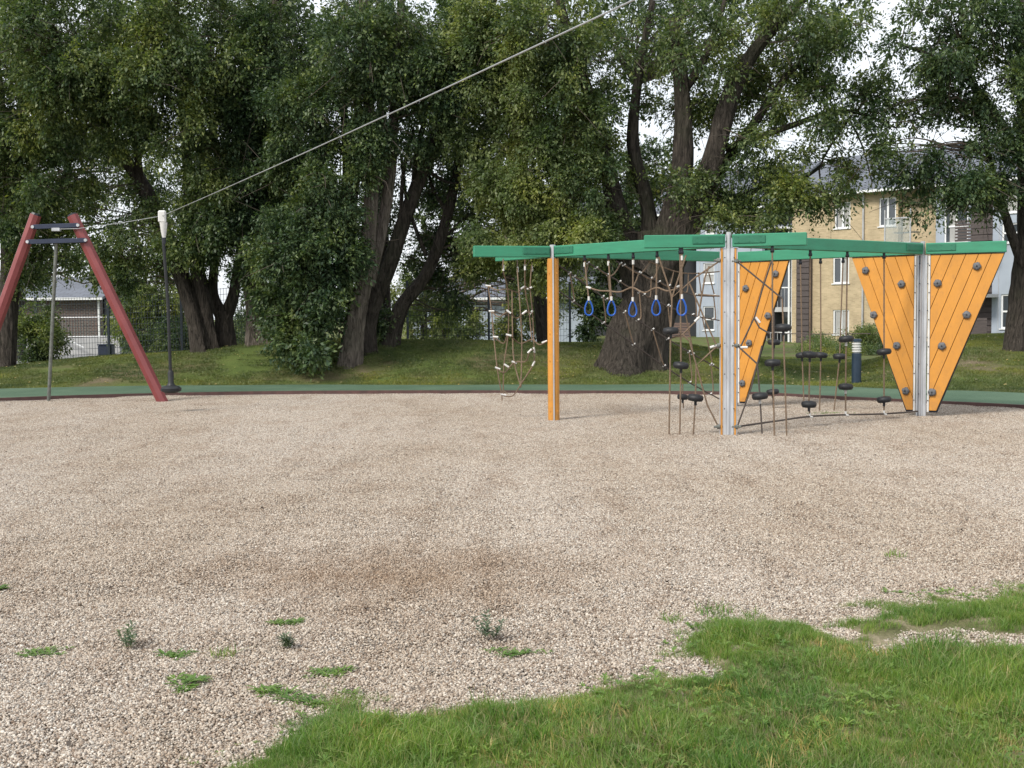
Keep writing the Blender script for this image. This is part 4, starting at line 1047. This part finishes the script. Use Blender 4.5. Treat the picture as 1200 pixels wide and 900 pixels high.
for y0, y1 in ((259, 279), (378, 396)):
    za = f3.sz(803, y1)[1]; zb = f3.sz(803, y0)[1]; a_ = f3.sz(789, 330)[0]; c_ = f3.sz(814, 330)[0]
    b_ = f3.box(a_, c_, za - .2, za, -2, .5, 'balcony', 'red_trim' if y0 > 300 else 'concrete')
    for k_ in range(6): q0 = za + .03 + (zb - za) * k_ / 6; f3.box(a_, c_, q0, q0 + (zb - za) / 6 - .04, .46, .50, 'slat', 'slat_brown', b_)
roof(f3, sL, sR + .5, zT + .85, 3.2, 6, r3)
# middle distance pale building behind the fence
O4 = P(480, 400, 66); r4 = flat_root((O4.x, O4.y, 0), 'pale grey low building glimpsed behind the fence in the middle', 'building', 'low_building')
f4 = Facade(O4, (1, -.1), r4); a_, c_ = f4.sz(484, 370)[0], f4.sz(690, 370)[0]
zt4 = f4.sz(560, 350)[1]; w4 = [rect(f4, 512, 524, 362, 380), rect(f4, 548, 562, 362, 384), rect(f4, 590, 604, 362, 380)]
f4.wall(a_, c_, -.3, zt4, w4, .3, 'grey_clad')
for h in w4: f4.window(*h, mullions=0)
f4.box(a_, c_, -.3, zt4 - .05, -.5, -6, 'rear_block', 'dark_room')
roof(f4, a_ - .3, c_ + .3, zt4 + .05, 1.2, 4, r4)
# left brick hall
O5 = P(20, 400, 58); r5 = flat_root((O5.x, O5.y, 0), 'low dark brick hall with grey roof seen through the red frame', 'building', 'brick_hall')
f5 = Facade(O5, (1, -.05), r5); a_, c_ = f5.sz(-120, 370)[0], f5.sz(118, 370)[0]; zt5 = f5.sz(90, 350)[1]
f5.wall(a_, c_, -.6, zt5, [], .3, 'brick_dark'); f5.box(a_, c_, -.6, zt5 - .05, -.5, -9, 'rear_block', 'dark_room')
roof(f5, a_ - .4, c_ + .25, zt5 + .05, f5.sz(90, 322)[1] - zt5, 4.5, r5, over=.4)
s_ = f5.sz(117, 370)[0]; MB().tube([f5.W(s_, -.3, .1), f5.W(s_, zt5, .1)], .06, 8).build('downpipe', 'window_white', r5)
# retaining wall, ramp and railing in the yard
rw = thing('retaining_wall', P(80, 420, 50), 'white low yard wall with a metal railing behind the left fence', 'wall')
f6 = Facade(P(0, 400, 50), (1, 0), rw); a_, c_ = f6.sz(-60, 390)[0], f6.sz(140, 390)[0]; zw = f6.sz(80, 396)[1]
f6.box(a_, c_, -.6, zw, 0, -.3, 'wall', 'concrete'); 
mb = MB()
for k_ in range(60): s_ = a_ + (c_ - a_) * k_ / 59; mb.tube([f6.W(s_, zw, -.15), f6.W(s_, zw + .85, -.15)], .012, 5)
mb.build('balusters', 'dark_steel', rw, kind='stuff')
for dz in (.05, .85): MB().tube([f6.W(a_, zw + dz, -.15), f6.W(c_, zw + dz, -.15)], .022, 6).build('rail', 'steel', rw)
MB().tube([f6.W(a_ + 3, zw + .95, .3), f6.W(c_ - 1.4, zw - .4, .3)], .03, 6).build('ramp_rail', 'window_white', rw)
yard = [P(-40, 400, 40), P(260, 400, 40), P(260, 400, 50), P(-40, 400, 50)]
mb = MB(); mb.add([(p.x, p.y, .06) for p in yard], [(0, 1, 2, 3)]); tag(mb.build('yard', 'tarmac'), kind='structure')
bx_ = P(125, 414, 40); t = thing('bin', bx_, 'small dark blue box standing behind the left fence', 'bin'); MB().box(bx_ + Vector((0, 0, .1)), (.45, .4, .35)).build('body', 'navy', t, bevel=.03); MB().box(bx_ + Vector((0, 0, .29)), (.48, .43, .04)).build('lid', 'navy', t)

# ------------------------------------------------------------------ fences
def mesh_fence(label, pts, hgt, spacing=2.5):
    pts = [Vector((p[0], p[1], 0)) for p in pts]; t = thing('mesh_fence', pts[0], label, 'fence')
    for a, b_ in zip(pts[:-1], pts[1:]):
        L = (b_ - a).length; m_ = max(1, round(L / spacing)); d = (b_ - a) / m_
        for k_ in range(m_ + 1):
            p = a + d * k_; zg = float(height(p.x, p.y)) - .1; MB().bar(Vector((p.x, p.y, zg)), Vector((p.x, p.y, zg + hgt + .15)), .07, .07).build('fence_post', 'fence_green', t)
            if k_ < m_:
                q = p + d; zg2 = float(height(q.x, q.y)); zg1 = zg + .1; mb = MB(); du = d.normalized(); nn = 26
                for j in range(1, nn):
                    r0 = p.lerp(q, j / nn); z0_ = zg1 + (zg2 - zg1) * j / nn; mb.bar(Vector((r0.x, r0.y, z0_ + .06)), Vector((r0.x, r0.y, z0_ + hgt)), .008, .008, up=du)
                for j in range(12):
                    z_ = .08 + (hgt - .1) * j / 11; mb.bar(p + Vector((0, 0, zg1 + z_)), q + Vector((0, 0, zg2 + z_)), .011, .011)
                mb.build('mesh_panel', 'fence_green', t)
mesh_fence('dark mesh fence behind the trees on the left', [P(-40, 400, 36), P(300, 400, 35)], 1.95)
mesh_fence('dark mesh fence and gate posts behind the mound in the middle', [P(478, 400, 37), P(668, 400, 37)], 2.3)

# ------------------------------------------------------------------ trees
LEAFN = 0
def leaf_cloud(centres, dirs_, size, seed, up=.75):
    """centres (n,3), dirs (n,3) leaf long axes -> quads verts (n,4,3)"""
    r = np.random.default_rng(seed); n_ = len(centres)
    d = dirs_ / (np.linalg.norm(dirs_, axis=1, keepdims=True) + 1e-9)
    nn = r.normal(0, 1, (n_, 3)); nn[:, 2] += up * 2; sdv = np.cross(d, nn); sdv /= (np.linalg.norm(sdv, axis=1, keepdims=True) + 1e-9)
    nr = np.cross(sdv, d); L = (size * r.uniform(.5, 1.4, n_))[:, None]; Wd = L * r.uniform(.40, .58, n_)[:, None]
    c = centres
    return np.stack([c - d * L * .5, c - sdv * Wd * .5 + nr * Wd * .18, c + d * L * .5, c + sdv * Wd * .5 + nr * Wd * .18], 1)
def spray_points(c, rad, nsub, nspray, nleaf, r, droop=.35, flat=.8, spl=.42, subr=.34):
    """clumpy sprays inside an ellipsoid; returns leaf centres, dirs, sub-centres"""
    u_ = r.normal(0, 1, (nsub, 3)); u_ /= np.linalg.norm(u_, axis=1, keepdims=True); rr = r.uniform(.25, 1, (nsub, 1)) ** .5
    sub = c + u_ * rr * rad
    k_ = r.integers(0, nsub, nspray); v = r.normal(0, 1, (nspray, 3)); v /= np.linalg.norm(v, axis=1, keepdims=True)
    sr = subr * np.mean(rad)
    st = sub[k_] + v * (sr * r.uniform(.2, 1.0, (nspray, 1)) * np.array([1, 1, flat]))
    dr_ = v + u_[k_] * .5; dr_[:, 2] -= droop; dr_ /= np.linalg.norm(dr_, axis=1, keepdims=True)
    t_ = r.uniform(0, 1, (nspray, nleaf, 1)); Ls = spl * r.uniform(.6, 1.3, (nspray, 1, 1))
    ps = st[:, None, :] + dr_[:, None, :] * t_ * Ls; ps[..., 2] -= (t_[..., 0] ** 2) * Ls[..., 0] * droop * .8
    ps += r.normal(0, .045, ps.shape)
    ld = dr_[:, None, :] + r.normal(0, .6, ps.shape); ld[..., 2] -= .3
    return ps.reshape(-1, 3), ld.reshape(-1, 3), sub
def bark_tube(mb_v, mb_f, pts, rs, n_, seed, flare=0):
    pts = smooth_path(pts, 5); m_ = len(pts); r = np.random.default_rng(seed)
    rr = np.interp(np.linspace(0, 1, m_), np.linspace(0, 1, len(rs)), rs); b0 = len(mb_v); prev = None
    ph = r.uniform(0, 6.28, 6); up = Vector((0, 0, 1)); arc = 0
    for i, p in enumerate(pts):
        d = (pts[min(i + 1, m_ - 1)] - pts[max(i - 1, 0)]).normalized()
        if prev is None: x = d.cross(Vector((0, 1, 0.01)))
        else: x = prev - d * prev.dot(d)
        x.normalize(); prev = x; y = d.cross(x); arc += (pts[i] - pts[i - 1]).length if i else 0
        for k_ in range(n_):
            a = 2 * math.pi * k_ / n_; rad = rr[i] * (1 + .10 * math.sin(3 * a + ph[0] + arc * .5) + .07 * math.sin(5 * a + ph[1] - arc * .9) + .06 * math.sin(9 * a + ph[2] + arc * 1.7) + .035 * r.uniform(-1, 1))
            if flare: rad *= 1 + flare * math.exp(-arc / .35) * (.6 + .4 * math.sin(4 * a + ph[3]))
            mb_v.append(tuple(p + (x * math.cos(a) + y * math.sin(a)) * rad))
    for i in range(m_ - 1):
        for k_ in range(n_):
            k2 = (k_ + 1) % n_; mb_f.append((b0 + i * n_ + k_, b0 + i * n_ + k2, b0 + (i + 1) * n_ + k2, b0 + (i + 1) * n_ + k_))
    mb_f.append(tuple(b0 + (m_ - 1) * n_ + k_ for k_ in range(n_)))
    return pts, rr
def tree(label, base, stems, clumps, leaf='leaf_willow', bark='bark', seed=1, lsize=.088, name='tree', dens=1.55, branch=True, cat='tree'):
    """stems: list of ([(px,py,depth)...], [radii], bark?) ; clumps: (px,py,depth,rx,rz,n leaves x1000)"""
    r = np.random.default_rng(seed)
    bz = float(height(base.x, base.y)); t = thing(name, (base.x, base.y, bz), label, cat)
    groups = {}; skel = []
    for st in stems:
        pts = [P(*q) if isinstance(q, tuple) else q for q in st[0]]
        bk = st[2] if len(st) > 2 else bark
        V_, F_ = groups.setdefault(bk, ([], []))
        if st[0][0] == 'b' : pass
        p_, rr_ = bark_tube(V_, F_, pts, st[1], 18 if st[1][0] > .12 else 9, seed + len(skel), .35 if st[1][0] > .16 else 0)
        skel += [(q, rad) for q, rad in zip(p_, rr_)][2:]
    allp = []; alld = []; BV = ([], [])
    SK = np.array([tuple(q) for q, _ in skel]) if skel else None
    SR = np.array([rad for _, rad in skel]) if skel else None
    for (px, py, dd, rx, rz, nk) in clumps:
        c = np.array(P(px, py, dd)); nl = max(200, int(nk * 1000 * dens)); nleaf = 14; nspray = nl // nleaf; nsub = max(5, int(7 * rx * rz + 3))
        ps, ld, sub = spray_points(c, np.array([rx, max(rx * .8, .5), rz]), nsub, nspray, nleaf, r)
        allp.append(ps); alld.append(ld)
        if SK is not None and branch:
            for s_ in sub:
                v = SK - s_; dist = np.linalg.norm(v, axis=1) + np.maximum(0, v[:, 2]) * .8 - SR * 2; j = int(np.argmin(dist)); a = Vector(SK[j]); e_ = Vector(s_); L = (e_ - a).length
                if L < .25 or L > 5.5: continue
                m1 = a.lerp(e_, .35) + Vector(r.normal(0, .07 * L, 3)) + Vector((0, 0, .06 * L)); m2 = a.lerp(e_, .7) + Vector(r.normal(0, .06 * L, 3)) + Vector((0, 0, .05 * L))
                r0 = min(.010 + .011 * L, SR[j] * .7); MBt = MB(); MBt.tube(smooth_path([a, m1, m2, e_], 3), list(np.interp(np.linspace(0, 1, 10), [0, 1], [r0, .005])), 5, cap=False)
                for _q in range(3):
                    st_ = a.lerp(e_, r.uniform(.45, 1.0)); dv = Vector(r.normal(0, 1, 3)); dv.z = dv.z * .6 - .15; dv.normalize(); l_ = r.uniform(.5, 1.3)
                    k1 = st_ + dv * l_ * .5 + Vector(r.normal(0, .1, 3)); k2 = k1 + dv * l_ * .5 + Vector(r.normal(0, .16, 3)) - Vector((0, 0, .15 * l_))
                    MBt.tube(smooth_path([st_, k1, k2], 3), [.009, .0085, .008, .007, .006, .005, .004], 4, cap=False)
                b0 = len(BV[0]); BV[0].extend(MBt.v); BV[1].extend([tuple(q + b0 for q in f) for f in MBt.f])
    for bk, (V_, F_) in groups.items():
        me = bpy.data.meshes.new('trunk'); me.from_pydata(V_, [], F_); me.update(); link_mesh('trunk', me, MT[bk], t, smooth=True)
    if BV[0]:
        me = bpy.data.meshes.new('branches'); me.from_pydata(BV[0], [], BV[1]); me.update(); link_mesh('branches', me, MT['twig'], t, smooth=True)['kind'] = 'stuff'
    if allp:
        ps = np.concatenate(allp); ld = np.concatenate(alld)
        # clear foliage that would sit below the ground
        k_ = ps[:, 2] > height(ps[:, 0], ps[:, 1]) + .05; ps, ld = ps[k_], ld[k_]
        V_ = leaf_cloud(ps, ld, lsize, seed + 5); link_mesh('crown', np_mesh('crown', V_.reshape(-1, 3), np.arange(len(ps) * 4).reshape(-1, 4), 4), MT[leaf], t)
        global LEAFN; LEAFN += len(ps)
    return t
def gb(px, Y, dz=-.15): p = P(px, 400, Y); p.z = float(height(p.x, p.y)) + dz; return p

tree('dark many-limbed tree at the far left edge behind the fence line', gb(2, 31),
     [([gb(2, 31), (8, 380, 31), (12, 300, 31), (4, 200, 31), (-6, 80, 31), (-10, -60, 31)], [.30, .24, .2, .16, .12]), ([(8, 330, 31), (26, 280, 30.8), (34, 210, 30.6), (28, 120, 30.5)], [.13, .1, .07, .04]),
      ([(12, 300, 31), (60, 240, 31), (90, 170, 30.5), (130, 110, 30)], [.12, .08, .05, .03])],
     [(10, 60, 29, 1.8, 1.5, 10), (45, 130, 29.5, 1.4, 1.1, 8), (10, 190, 30, 1.2, 1.0, 8), (60, 205, 29.6, 1.0, .8, 4), (5, 270, 30, 1.0, .8, 4), (80, 40, 29, 1.5, 1.2, 9), (30, 250, 30.5, .9, .8, 3.0), (10, 320, 31, .8, .6, 2.0), (85, 285, 31, .9, .5, 2.0), (-30, 130, 30, 1.6, 2, 6), (100, 180, 30.5, 1.0, .7, 3)], 'leaf_willow', seed=11)
tree('big tree leaning to the left with twin stems behind the black seat rope', gb(240, 30.5),
     [([gb(238, 30.5), (228, 370, 30.5), (208, 310, 30.5), (190, 270, 30.5), (165, 215, 30.3), (135, 170, 30), (100, 110, 29.6), (60, 30, 29)], [.25, .22, .20, .18, .15, .11, .07]),
      ([gb(246, 30.6), (240, 360, 30.6), (228, 300, 30.6), (222, 230, 30.7), (216, 150, 30.7), (205, 50, 30.6)], [.20, .17, .15, .13, .10, .07]),
      ([(222, 240, 30.7), (240, 180, 30.6), (262, 110, 30.4), (275, 30, 30)], [.12, .1, .07, .05]), ([(165, 215, 30.3), (160, 150, 30), (170, 80, 29.8), (165, 10, 29.6)], [.1, .08, .06, .04])],
     [(115, 95, 29, 1.5, 1.2, 10), (165, 50, 28.8, 1.6, 1.3, 11), (150, 150, 29.2, 1.0, .6, 5), (205, 120, 29, 1.2, 1.1, 9), (245, 195, 29.5, .8, .9, 6), (235, 45, 29, 1.5, 1.3, 10), (120, 235, 30, 1.2, .6, 2.6), (165, 265, 30, .9, .6, 2.2),
      (215, 280, 29.8, .8, .7, 5), (215, 245, 29.8, .6, .5, 2), (140, 290, 30, .8, .5, 1.6), (170, 320, 30.6, .9, .5, 2), (60, 80, 28.6, 1.4, 1.2, 6), (248, 250, 29.6, .7, .8, 5)], 'leaf_willow', seed=12)
tree('dark forked tree splitting low into a V on the mound', gb(262, 31),
     [([gb(262, 31), (263, 390, 31), (262, 365, 31)], [.27, .23, .2]), ([(262, 372, 31), (250, 345, 31), (252, 300, 31), (258, 230, 31), (250, 150, 31)], [.17, .12, .11, .09, .05]), ([(262, 375, 31), (273, 350, 31), (279, 310, 31), (290, 240, 31), (300, 160, 31)], [.17, .14, .11, .09, .05]),
      ([(250, 345, 31), (240, 325, 31), (236, 300, 31)], [.06, .05, .03])],
     [(270, 150, 30.2, 1.1, 1.1, 8), (285, 235, 30.2, .9, .9, 7), (262, 285, 30.5, .7, .5, 3), (290, 80, 30, 1.2, 1.1, 8)], 'leaf_dark', seed=13)
tree('thick pale grey trunk rising into dark leaves left of the leafy bush', gb(303, 30.6),
     [([gb(305, 30.6), (303, 370, 30.6), (299, 330, 30.6), (296, 280, 30.6), (305, 200, 30.6), (318, 90, 30.5), (325, -20, 30.3)], [.34, .29, .28, .22, .18, .12], 'bark_pale'), ([(299, 310, 30.6), (320, 260, 30.4), (345, 190, 30.2)], [.13, .1, .06], 'bark_pale')],
     [(310, 150, 29.4, 1.1, 1.1, 9), (325, 60, 29.4, 1.3, 1.2, 9), (305, 240, 29.8, .9, .9, 7), (318, 300, 29.8, .9, .7, 6), (345, 180, 29.5, 1.0, 1.1, 8)], 'leaf_dark', seed=14)
tree('tall leaning tree cluster with pale and dark trunks in the middle left', gb(415, 28.6),
     [([gb(408, 28.6), (416, 370, 28.6), (428, 320, 28.6), (433, 260, 28.6), (437, 190, 28.6), (430, 90, 28.6), (425, -30, 28.6)], [.27, .22, .19, .17, .15, .12, .09], 'bark_pale'),
      ([(432, 335, 28.7), (448, 270, 28.8), (458, 200, 28.8), (462, 120, 28.8), (470, 0, 28.8)], [.15, .14, .13, .11, .08], 'bark_pale'),
      ([gb(430, 29.4), (432, 370, 29.4), (455, 310, 29.4), (480, 240, 29.5), (505, 180, 29.5), (535, 120, 29.5), (560, 50, 29.4), (590, -30, 29)], [.24, .20, .18, .16, .13, .10, .07]),
      ([gb(455, 30), (470, 360, 30), (500, 320, 30), (525, 250, 30), (540, 170, 30), (545, 100, 30)], [.22, .18, .15, .12, .09, .05]),
      ([(405, 360, 28.9), (400, 280, 28.9), (408, 200, 28.9), (400, 100, 29)], [.17, .15, .12, .08]), ([(415, 330, 29.2), (412, 250, 29.2), (420, 160, 29.2), (415, 60, 29.2)], [.14, .12, .1, .06]),
      ([(505, 180, 29.5), (515, 120, 29.3), (510, 70, 29.2)], [.1, .08, .05]), ([(470, 270, 29.4), (472, 210, 29.4), (485, 150, 29.4)], [.07, .05, .03]), ([(500, 300, 30), (478, 240, 30), (470, 180, 30)], [.06, .045, .03]),
      ([(512, 290, 30), (545, 255, 30), (575, 240, 30)], [.05, .035, .015]), ([(500, 200, 29.5), (530, 215, 29.5), (560, 205, 29.4)], [.05, .03, .015]), ([(525, 250, 30), (505, 215, 30), (500, 160, 30)], [.05, .04, .02]), ([(485, 235, 29.5), (490, 170, 29.5), (510, 105, 29.5)], [.09, .07, .05])],
     [(372, 270, 27.9, .7, .7, 5), (352, 290, 28.2, .9, .8, 8), (388, 215, 28.2, .9, .9, 7), (375, 130, 28.2, 1.1, 1.0, 8), (345, 250, 28.5, .9, .8, 7),
      (415, 60, 27.8, 1.2, 1.1, 9), (450, 120, 28, 1.1, .8, 7), (480, 50, 28, 1.4, 1.2, 10), (520, 90, 28.4, 1.2, .9, 7), (500, 150, 29, 1.0, .7, 3.5), (535, 35, 28.4, 1.3, 1.1, 8), (540, 220, 30.6, .9, .9, 5), (555, 280, 30.6, .8, .7, 4), (340, 375, 28.6, .5, .4, 2.5),
      (420, 170, 28, .8, .6, 4), (480, 200, 30.4, 1.0, .8, 2.0), (475, 260, 30.6, .9, .9, 1.6), (500, 300, 30.8, .8, .6, 1.8), (320, 360, 28.8, .5, .5, 3), (520, 340, 31, .9, .5, 2.2), (460, 375, 30.2, .7, .35, 2)], 'leaf_dark', seed=15)
tree('pale green drooping tree above the orange post', gb(640, 32),
     [([gb(640, 32), (630, 330, 32), (618, 250, 32), (610, 150, 32), (600, 40, 32)], [.2, .16, .13, .1, .06]), ([(622, 270, 32), (660, 200, 31.5), (690, 130, 31)], [.1, .07, .04])],
     [(585, 250, 28.3, 0.9, 0.9, 6.6000000000000005), (630, 255, 27.9, 1.0, 0.7, 8.8), (675, 260, 27.7, 0.9, 0.6, 7.700000000000001), (615, 190, 28.3, 1.1, 0.9, 8.8), (570, 130, 28.3, 1.2, 1.0, 8.8), (590, 60, 27.9, 1.4, 1.1, 11.0), (660, 180, 28.099999999999998, 1.0, 0.9, 7.700000000000001), (600, 320, 29.7, 1.0, 0.5, 2.8600000000000003), (640, 110, 28.099999999999998, 1.2, 0.9, 8.8), (565, 300, 29.7, 0.7, 0.6, 2.75), (655, 300, 28.7, 0.9, 0.5, 3.3000000000000003)], 'leaf_light', seed=16)
tree('massive old tree with a gnarled leaning trunk behind the blue rings', gb(745, 28.3),
     [([gb(738, 28.2, -.3), (747, 395, 28.2), (764, 350, 28.2), (772, 310, 28.2), (770, 270, 28.2)], [.80, .68, .60, .54, .48]),
      ([(755, 340, 28.3), (730, 270, 28.3), (715, 210, 28.3), (700, 140, 28.3), (672, 60, 28.2), (650, -20, 28)], [.40, .26, .2, .16, .11, .07]), ([(765, 310, 28.2), (760, 245, 28.2), (742, 170, 28.2), (748, 90, 28.2), (765, 0, 28)], [.30, .17, .13, .10, .06]),
      ([(762, 320, 28.1), (788, 255, 28), (800, 190, 27.9), (800, 110, 27.8), (790, 20, 27.6)], [.42, .30, .24, .18, .11]), ([(768, 325, 28), (812, 255, 27.7), (838, 180, 27.3), (862, 100, 27), (900, 40, 26.8), (950, -10, 26.6)], [.42, .28, .23, .18, .13, .08]),
      ([(835, 210, 27.7), (880, 150, 27.5), (930, 80, 27.3), (985, 40, 27)], [.14, .1, .07, .04]), ([(800, 270, 27.9), (860, 235, 27.6), (920, 215, 27.4), (975, 230, 27.2)], [.12, .08, .05, .03]), ([(850, 175, 27.6), (920, 150, 27.4), (990, 130, 27.2), (1050, 150, 27)], [.1, .07, .05, .02]),
      ([(715, 210, 28.3), (690, 180, 28.1), (660, 120, 28)], [.1, .07, .04]), ([(800, 110, 27.8), (830, 60, 27.6), (850, 0, 27.4)], [.1, .08, .05]), ([(990, 130, 27.2), (1010, 170, 27), (1022, 215, 26.9)], [.03, .02, .01]), ([(1000, 132, 27.2), (960, 200, 27), (985, 250, 26.9)], [.03, .02, .008])],
     [(640, 40, 27.6, 1.3, 1.0, 8), (690, 60, 27.4, 1.0, .9, 4.5), (675, 130, 27.6, .9, .8, 5), (722, 130, 28.8, .8, .8, 2), (745, 50, 28.6, 1.2, .8, 4), (690, 215, 27.6, .7, .6, 4), (790, 130, 28.8, .9, .8, 3), (765, 215, 28.8, .8, .5, 2.2), (800, 210, 27, .5, .4, 2), (835, 100, 28.4, 1.1, .8, 6), (815, 50, 27, 1.2, .8, 5),
      (860, 215, 27.9, 1.0, .6, 6), (905, 235, 26.8, 1.1, .6, 6), (960, 215, 26.8, .8, .5, 2.6), (900, 170, 27, 1.0, .6, 5), (905, 110, 28, 1.2, .8, 7), (960, 120, 27, 1.1, .7, 6), (930, 30, 26.8, 1.4, .8, 6), (1000, 60, 26.8, 1.2, .8, 6), (1035, 120, 26.9, .8, .6, 2.2), (1010, 185, 26.9, .7, .4, 1.4),
      (850, 255, 27.2, .9, .4, 2.6), (690, 270, 27.8, .5, .5, 1.5)], 'leaf_willow', seed=17, dens=1.02)
tree('tall dark tree at the right edge beside the orange panel', gb(1188, 27),
     [([gb(1203, 27), (1205, 360, 27), (1210, 290, 27), (1208, 200, 27), (1204, 100, 27), (1200, -40, 27)], [.46, .36, .33, .28, .24, .18]),
      ([(1205, 330, 27), (1180, 260, 26.9), (1160, 190, 26.8), (1145, 120, 26.7), (1120, 30, 26.6)], [.13, .09, .07, .05, .03]), ([(1196, 180, 27), (1150, 110, 26.8), (1100, 70, 26.5), (1050, 50, 26.2)], [.12, .08, .05, .03])],
     [(1150, 40, 26.2, 1.2, 1.0, 9), (1185, 110, 26, .9, .9, 6), (1130, 110, 26.2, .9, .6, 3.5), (1080, 50, 26.2, 1.1, .9, 5), (1100, 205, 26.2, .9, .5, 5), (1060, 175, 26.2, .6, .3, 1.2), (1150, 165, 26.4, .7, .4, 1.6), (1190, 200, 26.4, .6, .4, 2), (1090, 240, 26.4, .3, .3, .5), (1145, 225, 26.3, .6, .35, 1.6), (1230, 120, 26.5, 1.2, 1.4, 5),
      (1050, 140, 26.6, .8, .4, 1.4)], 'leaf_dark', seed=18, dens=1.4)
# trees and shrubs behind
def back_tree(label, px, Y, cl, leaf, seed, top=150, lsize=.10, rad=.14):
    tree(label, gb(px, Y), [([gb(px, Y), (px - 3, (400 + top) / 2, Y), (px + 4, top, Y)], [rad, rad * .8, rad * .4])], cl, leaf, seed=seed, lsize=lsize)
back_tree('yellowish green tree behind the fence right of the red frame', 168, 40, [(165, 372, 39, .9, .8, 4), (185, 340, 39.5, 1.1, 1.2, 6), (205, 380, 39, .9, .7, 4), (170, 300, 40, 1.2, 1.0, 4)], 'leaf_light', 31, 320)
back_tree('loose green tree beyond the fence in the middle gap', 500, 42, [(500, 370, 41, 1.0, .8, 4), (480, 340, 41, .9, .9, 3), (535, 385, 40, .7, .5, 3), (610, 370, 40, 1.0, .8, 4), (640, 340, 40, 1.2, 1.0, 5)], 'leaf_light', 32, 330)
back_tree('tall rear tree showing between the left trunks', 22, 43, [(90, 120, 42, 2.2, 2.0, 8), (60, 230, 42, 1.8, 1.2, 3), (150, 240, 42, 1.8, 1.1, 3.4), (190, 180, 42, 1.8, 1.6, 5), (75, 300, 41, 1.5, .7, 2.6), (110, 315, 40, 1.0, .5, 2.0), (20, 40, 42, 2.5, 2, 6), (160, 40, 42, 2.4, 2, 8)], 'leaf_willow', 33, 100, .12, .2)
back_tree('tall rear tree behind the leafy bush', 350, 42, [(330, 120, 41, 2.2, 2.0, 8), (370, 250, 41, 1.8, 1.8, 8), (290, 220, 41, 1.8, 1.6, 6), (280, 60, 41, 2, 1.8, 7), (400, 50, 41, 2.4, 2, 8), (320, 340, 40, 1.5, 1.1, 6)], 'leaf_dark', 34, 100, .12, .2)
back_tree('tall rear tree behind the pale drooping tree', 600, 44, [(560, 180, 42, 1.9, 1.8, 7), (620, 60, 42, 2.4, 2, 9), (500, 60, 42, 2.2, 1.8, 8), (680, 230, 42, 1.6, 1.5, 7), (590, 280, 42, 1.8, 1.3, 6), (520, 250, 42, 1.2, 1.2, 2.2), (700, 300, 41, 1.2, 1.2, 6)], 'leaf_dark', 35, 100, .12, .2)
back_tree('rear tree behind the massive old trunk', 740, 43, [(730, 280, 41, 1.4, 1.4, 6), (770, 200, 41, 1.6, 1.4, 5), (700, 370, 40, 1.1, .8, 5), (740, 30, 42, 2.2, 1.5, 6), (850, 20, 42, 2.0, 1.2, 4), (560, 0, 40, 1.6, 1, 4), (300, 0, 40, 1.6, 1, 4), (960, 10, 42, 1.8, .9, 3)], 'leaf_dark', 36, 100, .12, .2)
# coarse leaf clumps added above the view to cast shade on the mound
tree('high spreading crown added over the mound for shade, only its lower fringe in view', gb(430, 33), [([gb(450, 33), (448, 200, 33), (445, -100, 33)], [.2, .15, .08])],
     [(px_, py_, 29.5, 2.6, 1.5, 1.2) for px_ in range(0, 1260, 130) for py_ in (-60, -150)] , 'leaf_dark', seed=40, lsize=.16, branch=False)
def bush(label, px, Y, cl, leaf, seed, lsize=.07): tree(label, gb(px, Y), [([gb(px, Y, -.05), P(px + 2, cl[0][1], Y)], [.03, .01])], cl, leaf, seed=seed, lsize=lsize, name='bush', cat='bush')
bush('rounded green bush in front of the left fence', 53, 33, [(50, 383, 33, .42, .5, 3.2), (54, 402, 33, .48, .42, 3.2), (45, 364, 33, .28, .25, .9), (60, 392, 32.8, .35, .4, 1.5)], 'leaf_willow', 51, .085)
bush('dense bush with reddish tips against the brick wall', 1015, 44, [(1018, 408, 44, .9, .7, 6), (1000, 400, 45, .7, .6, 3), (1030, 420, 43, .7, .5, 4)], 'leaf_willow', 52)
bush('low yellow flowering plants left of the bollard', 985, 42, [(985, 428, 42, .8, .35, 4), (968, 424, 43, .5, .3, 1.5), (1005, 430, 42, .4, .25, 1.5)], 'leaf_yellow', 53, .06)
bush('tall broad-leaved bush smothering the foot of the middle tree cluster', 372, 28.0, [(380, 335, 28.0, .85, .6, 2.0), (350, 350, 28.2, .5, .5, 1.2), (392, 380, 27.9, .45, .5, 1.3), (368, 390, 28, .5, .35, 1.5), (378, 408, 27.6, .45, .25, 1.0), (328, 350, 28.6, .45, .4, 1.3), (340, 398, 28.2, .35, .3, .7), (392, 300, 27.9, .7, .7, 3), (350, 310, 28, .7, .6, 2.6)], 'leaf_dark', 56, .108)
bush('dark shrubs behind the fence right of the seat rope', 215, 38, [(215, 395, 38, .9, .5, 4), (285, 390, 38, 1.2, .5, 5), (175, 400, 38, .6, .4, 2)], 'leaf_dark', 54)
bush('straggly bush against the balcony bay', 945, 46, [(945, 412, 46, .9, .4, 3), (962, 408, 47, .6, .4, 2)], 'leaf_light', 55)
print('leaves', LEAFN)
